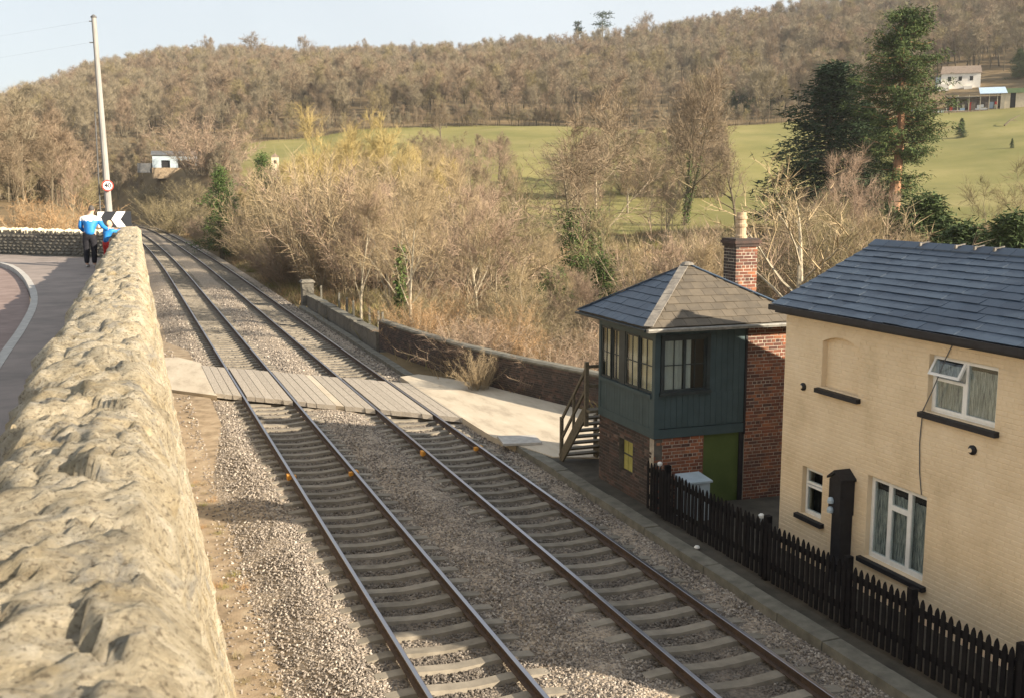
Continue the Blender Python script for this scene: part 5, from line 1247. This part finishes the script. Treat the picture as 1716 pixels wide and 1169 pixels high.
# ------------------------------------------------------------------ far buildings
def hit(u, v):   # where the line of sight meets the land
    d = 60.0
    while d < 640:
        p = at_d(u, v, d)
        if p.z < ground_z(p.x, p.y): return d
        d += 1.0
    return 300.0
def ground_at(u, d): b = at_d(u, 300, d); return Vector((b.x, b.y, ground_z(b.x, b.y)))
def facing(p): return -math.atan2(p.x, p.y)     # local x to the right as seen from the line
def far_part(root, name, mt, *boxes):
    m = MB()
    for b in boxes: m.box(*b)
    o = m.build(name, mt); o.parent = root; return o
def place_far(name, u, d, label, cat, dz=0, turn=0):
    p = ground_at(u, d); return empty(name, (p.x, p.y, p.z+dz), label, cat, None, facing(p)+turn)
def fit_z(o, u, v, d): o.location.z = at_d(u, v, d).z
dB = min(250, hit(297, 281)); b = place_far('barn', 297, dB, 'pale barn with two dark openings at the foot of the left meadow', 'barn'); b.scale = (dB/165, dB/215, dB/235); b.location.z += .6
far_part(b, 'wall', M['cabinet'], (-3.3, -2.1, 0, 4, 0, 2.5), (-.9, .2, 0, 4, 0, 2.5), (2.6, 3.3, 0, 4, 0, 2.5), (-3.299, 3.299, .002, 4, 1.5, 2.6), (-3.3, 3.3, 3.9, 4.1, -2, 2.4))
far_part(b, 'opening', M['dark'], (-2.1, -.9, .4, .5, 0, 1.5), (.2, 2.6, .4, .5, 0, 1.5)); far_part(b, 'footing', M['cess'], (-3.4, 3.4, -.1, 4, -2.2, 0))
m = MB(); m.add([(-3.5, -.3, 2.5), (3.5, -.3, 2.5), (3.5, 4.3, 3.4), (-3.5, 4.3, 3.4), (-3.5, -.3, 2.62), (3.5, -.3, 2.62), (3.5, 4.3, 3.55), (-3.5, 4.3, 3.55)], [(0,3,2,1),(4,5,6,7),(0,1,5,4),(1,2,6,5),(2,3,7,6),(3,0,4,7)]); o = m.build('roof', M['tin_dark']); o.parent = b
far_part(b, 'lean_to', M['tin_dark'], (-5.4, -3.32, .3, 3, -1, .9))
dB = hit(1600, 150); b = place_far('house', 1600, dB, 'white house with brown roof at the top of the right meadow', 'house'); b.scale = (dB/345,)*3
far_part(b, 'wall', M['render_white'], (-5.3, 5.3, 0, 6, -6, 4.4)); m = MB()
m.add([(-5.6, -.4, 4.3), (5.6, -.4, 4.3), (5.6, 6.4, 4.3), (-5.6, 6.4, 4.3), (-5.2, 3, 6.7), (5.2, 3, 6.7)], [(0,1,5,4), (2,3,4,5), (3,0,4), (1,2,5), (0,3,2,1)]); o = m.build('roof', M['roof_brown']); o.parent = b
far_part(b, 'side_wing', M['cabinet'], (-6.8, -5.32, 1, 5, -4, 3.4)); far_part(b, 'porch', M['render_white'], (-6.2, -3, -2.5, -.02, -6, 1.2), (1, 3.2, -1.4, -.02, -6, .6))
for x in (-3.5, -.6, 2.4): far_part(b, 'window', M['dark'], (x, x+.9, -.05, -.01, 2.2, 3.4))
dB = hit(1628, 187); b = place_far('open_shed', 1628, dB, 'open fronted shed with blue tin roof below the white house', 'shed'); b.scale = (dB/322,)*3
far_part(b, 'back_wall', M['roof_brown'], (-7.5, 7.2, 4, 4.2, -4, 4)); far_part(b, 'floor', M['cess'], (-8, 8, -1, 4, -4, .02))
for x in (-7.4, -4.6, -1.8, 1, 3.2, 5.2, 7.0): far_part(b, 'post', M['coping'], (x-.09, x+.09, -.1, .1, -1, 4.2))
for (x0, x1, z) in ((.8, 7.6, 4.3),): 
    m = MB(); m.add([(x0, -.5, z), (x1, -.5, z), (x1-.6, 4.6, z+2.0), (x0-.4, 4.6, z+2.0), (x0, -.5, z+.12), (x1, -.5, z+.12), (x1-.6, 4.6, z+2.12), (x0-.4, 4.6, z+2.12)], [(0,3,2,1),(4,5,6,7),(0,1,5,4),(1,2,6,5),(2,3,7,6),(3,0,4,7)]); o = m.build('roof', M['tin_blue']); o.parent = b
far_part(b, 'lower_roof', M['gutter'], (-7.6, .7, -.4, 4.3, 3.6, 3.75))
for k in range(14):
    x = R.uniform(-7, 6.6); far_part(b, 'junk', [M['coping'], M['red'], M['roof_brown'], M['debris'], M['tin_blue']][k % 5], (x, x+R.uniform(.5, 1.4), R.uniform(.6, 1.5), 2.2, 0, R.uniform(.7, 2.4)))
dB = hit(1700, 181); b = place_far('shed', 1700, dB, 'beige boarded shed with dark doorway at the right edge of the hillside', 'shed'); b.scale = (dB/318,)*3
far_part(b, 'wall', M['beige'], (-4.6, -2.3, 0, 4, -2, 3.7), (-1, 6, 0, 4, -2, 3.7)); far_part(b, 'doorway', M['dark'], (-2.29, -1.01, .2, 4, -2, 3.69)); m = MB()
m.add([(-4.9, -.3, 3.7), (6.3, -.3, 3.7), (6.3, 4.4, 5.3), (-4.9, 4.4, 5.3), (6.3, 4.4, 3.7), (-4.9, 4.4, 3.7)], [(0,1,2,3), (1,4,2), (0,3,5), (3,2,4,5), (0,5,4,1)]); o = m.build('roof', M['shrub']); o.parent = b
b = place_far('cottage', 462, 205, 'small white cottage end half hidden behind the left willow', 'house'); fit_z(b, 462, 280, 205); b.scale = (.75,)*3
far_part(b, 'wall', M['beige'], (-.9, .9, 0, 3, -3, 2.4)); m = MB(); m.add([(-1.1, -.2, 2.4), (1.1, -.2, 2.4), (1.1, 3.2, 2.4), (-1.1, 3.2, 2.4), (0, -.2, 3.3), (0, 3.2, 3.3)], [(0,1,4), (1,2,5,4), (2,3,5), (3,0,4,5), (0,3,2,1)]); o = m.build('roof', M['roof_brown']); o.parent = b
far_part(b, 'window', M['dark'], (-.3, .3, -.05, -.01, .8, 1.6))
for k, (u, v, w_, lb) in enumerate(((1592, 189, 6, 'long white sheet lying in front of the open shed'), (1640, 184, 4, 'white boards lying by the open shed doorway'), (1539, 186, 4.5, 'white sheet lying left of the sheds beside the conifer'), (1197, 222, 3.6, 'white sheet at the top hedge of the meadow'), (1175, 226, 2.5, 'white scrap pile at the top hedge of the meadow'))):
    d = hit(u, v); p = at_d(u, v, d); m = MB(); a = facing(p); c, s = math.cos(a), math.sin(a); g = ground_z(p.x, p.y)
    pts_ = [(-w_/2, 0), (w_/2, -.6), (w_/2+.4, 1.4), (-w_/2+.3, 1.8)]; pz = max(g+.1, p.z)
    m.hexa([(p.x+x*c-y_*s, p.y+x*s+y_*c, g-.2) for x, y_ in pts_] + [(p.x+x*c-y_*s, p.y+x*s+y_*c, pz+.15+.25*(i > 1)) for i, (x, y_) in enumerate(pts_)]); tag(m.build('debris_sheet', M['debris'], org=(p.x, p.y, g), fix=True), lb, 'debris')
dB = hit(1606, 232); b = ground_at(1606, dB); put_tree('bush_tree', 'ever', b.x, b.y, max(2, at_d(1606, 200, dB).z-b.z), 'small round topped tree standing alone in the right meadow', 'tree', wide=.8)
dB = hit(1692, 250); b = ground_at(1692, dB); put_tree('bush_tree', 'ever', b.x, b.y, max(1, at_d(1692, 233, dB).z-b.z), 'tiny bush in the meadow near the right edge', 'shrub', wide=.7)
p = ground_at(1690, hit(1680, 212)); m = MB(); m.tube([p+Vector((-2.2, 0, 0)), p+Vector((-.6, 0, 1.2)), p+Vector((2.5, .5, 2.4))], [.22, .16, .06], 6); m.tube([p+Vector((-.6, 0, 1.2)), p+Vector((1.5, 0, 1.0))], [.12, .04], 5); tag(m.build('fallen_branch', M['bark_dark'], org=tuple(p)), 'crooked dead branch leaning in the right meadow', 'branch')
# pines on the skyline
def pine(u, vt, d, lb, cw, seed):
    b = at_d(u, 300, d); g = ground_z(b.x, b.y); H = at_d(u, vt, d).z - g; r = random.Random(seed); root = empty('pine_tree', (b.x, b.y, g), lb, 'tree')
    T = MB().tube([(0, 0, 0), (.3, 0, H*.5), (0, 0, H)], [.4, .3, .08], 6); C = MB()
    for i in range(14):
        t = r.uniform(.62, 1); a = r.uniform(0, 6.28); q = Vector((math.cos(a)*cw*r.random(), math.sin(a)*cw*r.random(), t*H)); T.tube([(0, 0, q.z-1), q], [.12, .05], 4, cap=False)
        for k in range(60): sliver(C, q+Vector((r.gauss(0, cw*.3), r.gauss(0, cw*.3), r.gauss(0, .45))), Vector((r.gauss(0, 1), r.gauss(0, 1), r.gauss(.3, .4))).normalized(), r.uniform(.6, 1.3), .4, r)
    for nm, m_, mt_ in (('trunk', T, M['bark_dark']), ('crown', C, M['cedar'])):
        o = bpy.data.objects.new(nm, m_.mesh(nm, mt_)); col.objects.link(o); o.parent = root
pine(967, 34, 615, 'thin dark pine on the skyline', 2.4, 1); pine(1006, 22, 612, 'rounded dark pine on the skyline beside the thin one', 5.5, 2)

# ------------------------------------------------------------------ pole, signs, people
pb = at_y(184, 430, 40.2); ptp = at_y(157, 30, 40.2); bz = 4.4
base = Vector((at_y(186, 380, 40.2).x, 40.2, bz))
pole = empty('utility_pole', base, 'tall grey utility pole leaning slightly behind the chevron sign', 'pole')
MB().tube([base, base.lerp(ptp, .5), ptp], [.125, .105, .078], 12).build('shaft', M['pole'], pole)
q = base.lerp(ptp, .985); MB().tube([q+Vector((-.16, 0, 0)), q+Vector((.02, 0, 0))], .02, 6).build('insulator_bracket', M['tin_dark'], pole)
q2 = base.lerp(ptp, .9); MB().tube([q2+Vector((-.2, 0, 0)), q2+Vector((.02, 0, 0))], .02, 6).build('insulator_bracket', M['tin_dark'], pole)
MB().lathe((ptp.x, ptp.y, ptp.z), [(.1, 0), (.1, .04), (.03, .1)], 10).build('cap', M['tin_dark'], pole)
tag(MB().tube([base+Vector((-.32, .1, 0)), base.lerp(ptp, .62)+Vector((-.2, .05, 0))], .022, 6).build('conduit', M['tin_dark'], pole), None)
for k, qq in enumerate((q, q2)):
    a = qq + Vector((-.16, 0, 0)); e = Vector((-40, 52, a.z-1.5)); n = 14
    tag(MB().tube([a.lerp(e, i/n) - Vector((0, 0, 1.8*math.sin(math.pi*i/n))) for i in range(n+1)], .0015, 4).build('overhead_wire', M['tin_dark'], org=tuple(a)), ['upper thin overhead wire running left from the pole top', 'lower thin overhead wire running left from the pole'][k], 'wire')
def text_part(txt, size, mt, parent, loc, rot):
    cu = bpy.data.curves.new('sign_text', 'FONT'); cu.body = txt; cu.size = size; cu.align_x = 'CENTER'; cu.align_y = 'CENTER'; cu.extrude = .003; cu.offset = .006
    o = bpy.data.objects.new('tmp', cu); col.objects.link(o); dg = bpy.context.evaluated_depsgraph_get(); me = bpy.data.meshes.new_from_object(o.evaluated_get(dg)); bpy.data.objects.remove(o)
    me.materials.clear(); me.materials.append(mt); t = bpy.data.objects.new('lettering', me); col.objects.link(t); t.parent = parent; t.location = loc; t.rotation_euler = rot
sp = at_y(180.5, 311.5, 40.02); s40 = empty('speed_limit_sign', sp, 'round red ringed 40 speed limit sign on the utility pole', 'sign')
def disc(r, y0, y1, mt, nm, par):
    m = MB(); n = 28; m.v = [(r*math.cos(2*math.pi*i/n), y, r*math.sin(2*math.pi*i/n)) for y in (y0, y1) for i in range(n)]
    m.f = [tuple(range(n)), tuple(reversed(range(n, 2*n)))] + [(i, i+n, (i+1) % n+n, (i+1) % n) for i in range(n)]; m.m = [0]*len(m.f)
    o = m.build(nm, mt, fix=True); o.parent = par; return o
disc(.19, -.02, .0, M['sign_red'], 'ring', s40); disc(.148, -.026, -.0205, M['sign_white'], 'face', s40); text_part('40', .22, M['sign_black'], s40, (0, -.03, 0), (math.pi/2, 0, 0))
MB().box(-.03, .03, .0, .06, -.2, .2).build('bracket', M['tin_dark']).parent = s40
# chevron board
yS = 38.0; a = at_y(163, 355, yS); b_ = at_y(221, 381, yS); sw, sh_ = b_.x-a.x, a.z-b_.z
chev = empty('chevron_sign', ((a.x+b_.x)/2, yS, b_.z), 'black and white chevron board pointing left at the end of the stone wall', 'sign')
o = MB().box(-sw/2, sw/2, 0, .03, 0, sh_).build('board', M['sign_black']); o.parent = chev
for poly in ([(.405, .5), (.566, .99), (.83, .99), (.67, .5), (.83, .01), (.566, .01)], [(.005, .01), (.005, .99), (.21, .99), (.05, .5), (.21, .01)]):
    m = MB(); m.prism([(s*sw, t*sh_) for s, t in poly], (Vector((-sw/2, -.004, 0)), Vector((1, 0, 0)), Z, Vector((0, 1, 0))), .0035); o = m.build('chevron', M['sign_white'], fix=True); o.parent = chev
for xx in (-sw/2+.25, sw/2-.25): o = MB().tube([(xx, .07, -1.6), (xx, .07, sh_-.05)], .035, 8).build('post', M['pole']); o.parent = chev

def skin_body(name, J, E, mt, parent, sub=2, faces_mat=None):
    """continuous figure: joints (co, radius) and edges grown with a skin modifier"""
    me = bpy.data.meshes.new(name); me.from_pydata([j[0] for j in J], E, []); o = bpy.data.objects.new('tmp', me); col.objects.link(o)
    o.modifiers.new('s', 'SKIN'); 
    for i, j in enumerate(J):
        sv = me.skin_vertices[0].data[i]; rr = j[1]; sv.radius = rr if isinstance(rr, tuple) else (rr, rr); sv.use_root = (i == 0)
    o.modifiers.new('d', 'SUBSURF').levels = sub; o.modifiers['d'].render_levels = sub
    dg = bpy.context.evaluated_depsgraph_get(); m2 = bpy.data.meshes.new_from_object(o.evaluated_get(dg)); bpy.data.objects.remove(o)
    m2.materials.clear()
    for mm in (mt if isinstance(mt, list) else [mt]): m2.materials.append(mm)
    for p in m2.polygons:
        p.use_smooth = True
        if faces_mat: p.material_index = faces_mat(p.center)
    ob = bpy.data.objects.new(name, m2); col.objects.link(ob); ob.parent = parent; return ob
def hand(J, E, w_, d, s=1.0, side=1):
    """palm and five fingers hanging off wrist joint w_"""
    p = Vector(J[w_][0]); d = Vector(d).normalized(); sd = d.cross(Vector((0, 0, 1))); sd = sd.normalized() if sd.length > .1 else Vector((0, 1, 0)); n = sd.cross(d)
    J.append((tuple(p+d*.07*s), (.038*s, .02*s))); k = len(J)-1; E.append((w_, k))
    for i in range(4):
        q = p + d*.09*s + sd*((i-1.5)*.021*s); J.append((tuple(q), .0095*s)); J.append((tuple(q+d*(.036+.006*(i in (1, 2)))*s-n*.01*s), .0085*s)); J.append((tuple(q+d*.062*s-n*.03*s), .0075*s)); a = len(J)-3; E += [(k, a), (a, a+1), (a+1, a+2)]
    q = p + d*.04*s + sd*side*.04*s; J.append((tuple(q), .011*s)); J.append((tuple(q+d*.03*s+sd*side*.02*s-n*.01*s), .009*s)); a = len(J)-2; E += [(k, a), (a, a+1)]
def person(root, H, pose, mats, child=False):
    k = H/1.75; V = lambda x, y, z: (x*k, y*k, z*k)
    # bare figure in one surface, clothes over it
    J = [(V(0, 0, .95), .13*k), (V(.02, .03, 1.2), (.15*k, .11*k)), (V(.04, .07, 1.42), (.17*k, .1*k)), (V(.05, .09, 1.52), .058*k), (V(.06, .11, 1.6), .075*k), (V(.065, .12, 1.69), .085*k)]
    E = [(0, 1), (1, 2), (2, 3), (3, 4), (4, 5)]
    def chain(par, pts):
        last = par
        for co, r in pts: J.append((V(*co), (r if not isinstance(r, tuple) else r[0])*k)); E.append((last, len(J)-1)); last = len(J)-1
        return last
    L = [((-.1, .0, .88), .1), ((-.11, .03, .5), .065), ((-.11, -.02, .1), .045), ((-.11, .1, .045), .04)]; Rr = [((.1, .0, .88), .1), ((.1, .04, .5), .065), ((.1, -.01, .1), .045), ((.1, .11, .045), .04)]
    chain(0, L); chain(0, Rr); aL, aR = pose
    wl_ = chain(2, [(c, r) for c, r in aL]); hand(J, E, wl_, Vector(J[wl_][0])-Vector(J[wl_-1][0]), k, 1); wr = chain(2, [(c, r) for c, r in aR]); hand(J, E, wr, Vector(J[wr][0])-Vector(J[wr-1][0]), k, -1)
    body = skin_body('body', J, E, mats['skin'], root)
    # trousers
    J2 = [(V(0, 0, .96), (.165*k, .14*k)), (V(0, .01, 1.04), (.16*k, .13*k))]; E2 = [(0, 1)]
    for s, c in ((-1, L), (1, Rr)):
        last = 0
        for co, r in c[:3]: J2.append((V(*co), (r+.028)*k)); E2.append((last, len(J2)-1)); last = len(J2)-1
    skin_body('trousers', J2, E2, mats['trousers'], root)
    J3 = [(V(0, 0, .9), (.2*k, .165*k)), (V(.01, .01, 1.05), (.2*k, .16*k)), (V(.02, .03, 1.22), (.205*k, .155*k)), (V(.04, .07, 1.42), (.19*k, .13*k)), (V(.048, .085, 1.5), .085*k)]; E3 = [(0, 1), (1, 2), (2, 3), (3, 4)]
    for arm in (aL, aR):
        last = 3
        for co, r in arm: J3.append((V(*co), (r+.03)*k)); E3.append((last, len(J3)-1)); last = len(J3)-1
    skin_body('jacket', J3, E3, mats['jacket'], root, faces_mat=mats.get('jf') and (lambda c: mats['jf'](c.z/k)))
    # head with face, hair, ears
    hd = Vector(V(.065, .125, 1.655)); m = MB(); n = 14; prof = []
    import bmesh
    def ball(nm, c, sx, sy, sz, mt, cut=None):
        bm = bmesh.new(); bmesh.ops.create_uvsphere(bm, u_segments=18, v_segments=12, radius=1)
        for v in bm.verts: v.co = Vector((v.co.x*sx, v.co.y*sy, v.co.z*sz)) 
        if cut: bmesh.ops.delete(bm, geom=[v for v in bm.verts if cut(v.co)], context='VERTS')
        for v in bm.verts: v.co += c
        me = bpy.data.meshes.new(nm); bm.to_mesh(me); bm.free(); me.materials.append(mt)
        for p in me.polygons: p.use_smooth = True
        o = bpy.data.objects.new(nm, me); col.objects.link(o); o.parent = root; return o
    hk = k*(1.18 if child else 1)
    ball('head', hd, .076*hk, .094*hk, .115*hk, mats['skin'])
    ball('hair', hd+Vector((0, -.014*hk, .014*hk)), .086*hk, .1*hk, .118*hk, mats['hair'], lambda c: c.z < -.055*hk or (c.y > .04*hk and c.z < .05*hk))
    for s in (-1, 1): ball('ear', hd+Vector((s*.078*hk, 0, -.005*hk)), .012*hk, .02*hk, .03*hk, mats['skin']); ball('eye', hd+Vector((s*.03*hk, .086*hk, .008*hk)), .011*hk, .008*hk, .008*hk, M['dark'])
    ball('nose', hd+Vector((0, .097*hk, -.018*hk)), .013*hk, .018*hk, .022*hk, mats['skin']); ball('mouth', hd+Vector((0, .084*hk, -.06*hk)), .025*hk, .008*hk, .007*hk, M['red'])
    for s, c in ((-1, L), (1, Rr)): x, y, z = c[3][0]; ball('shoe', Vector(V(x, y-.02, .045)), .05*k, .135*k, .048*k, mats['shoe'])
pa = at_z(153, 448, 4.6); adult = empty('person', (pa.x, pa.y, 4.6), 'grey haired person in blue and white jacket standing at the wall with back turned', 'person', None, -.25)
person(adult, 1.78, ([((-.2, .07, 1.4), .055), ((-.27, .06, 1.16), .042), ((-.2, .24, 1.02), .03)], [((.25, .1, 1.4), .055), ((.34, .16, 1.17), .042), ((.42, .38, 1.08), .03)]),
       {'skin': M['skin'], 'trousers': M['trousers'], 'jacket': [M['jacket_blue'], M['jacket_white']], 'jf': lambda z: 1 if z > 1.35 else 0, 'hair': M['hair_grey'], 'shoe': M['shoe']})
pc = at_y(181, 420, 34.6); kid = empty('person', (pc.x-.02, 34.6, 4.6), 'fair haired child in blue jacket and red trousers leaning on the wall', 'person', None, -.9)
person(kid, 1.32, ([((-.2, .08, 1.4), .055), ((-.22, .3, 1.36), .042), ((-.16, .52, 1.42), .03)], [((.25, .1, 1.4), .055), ((.28, .32, 1.36), .042), ((.22, .52, 1.42), .03)]),
       {'skin': M['skin'], 'trousers': M['red'], 'jacket': M['jacket_blue'], 'hair': M['hair_fair'], 'shoe': M['shoe']}, True)
# ------------------------------------------------------------------ the air
hm = bpy.data.materials.new('thin_haze'); hm.use_nodes = True; hn = hm.node_tree; hn.nodes.remove(hn.nodes['Principled BSDF'])
pv = hn.nodes.new('ShaderNodeVolumePrincipled'); pv.inputs['Density'].default_value = .00015; pv.inputs['Color'].default_value = (.93, .95, .97, 1); pv.inputs['Anisotropy'].default_value = .2
hn.links.new(pv.outputs[0], hn.nodes['Material Output'].inputs['Volume'])
hz = MB().box(-1000, 1000, -1000, 1000, -60, 190).build('haze', hm); tag(hz, kind='stuff')
bpy.context.view_layer.update()
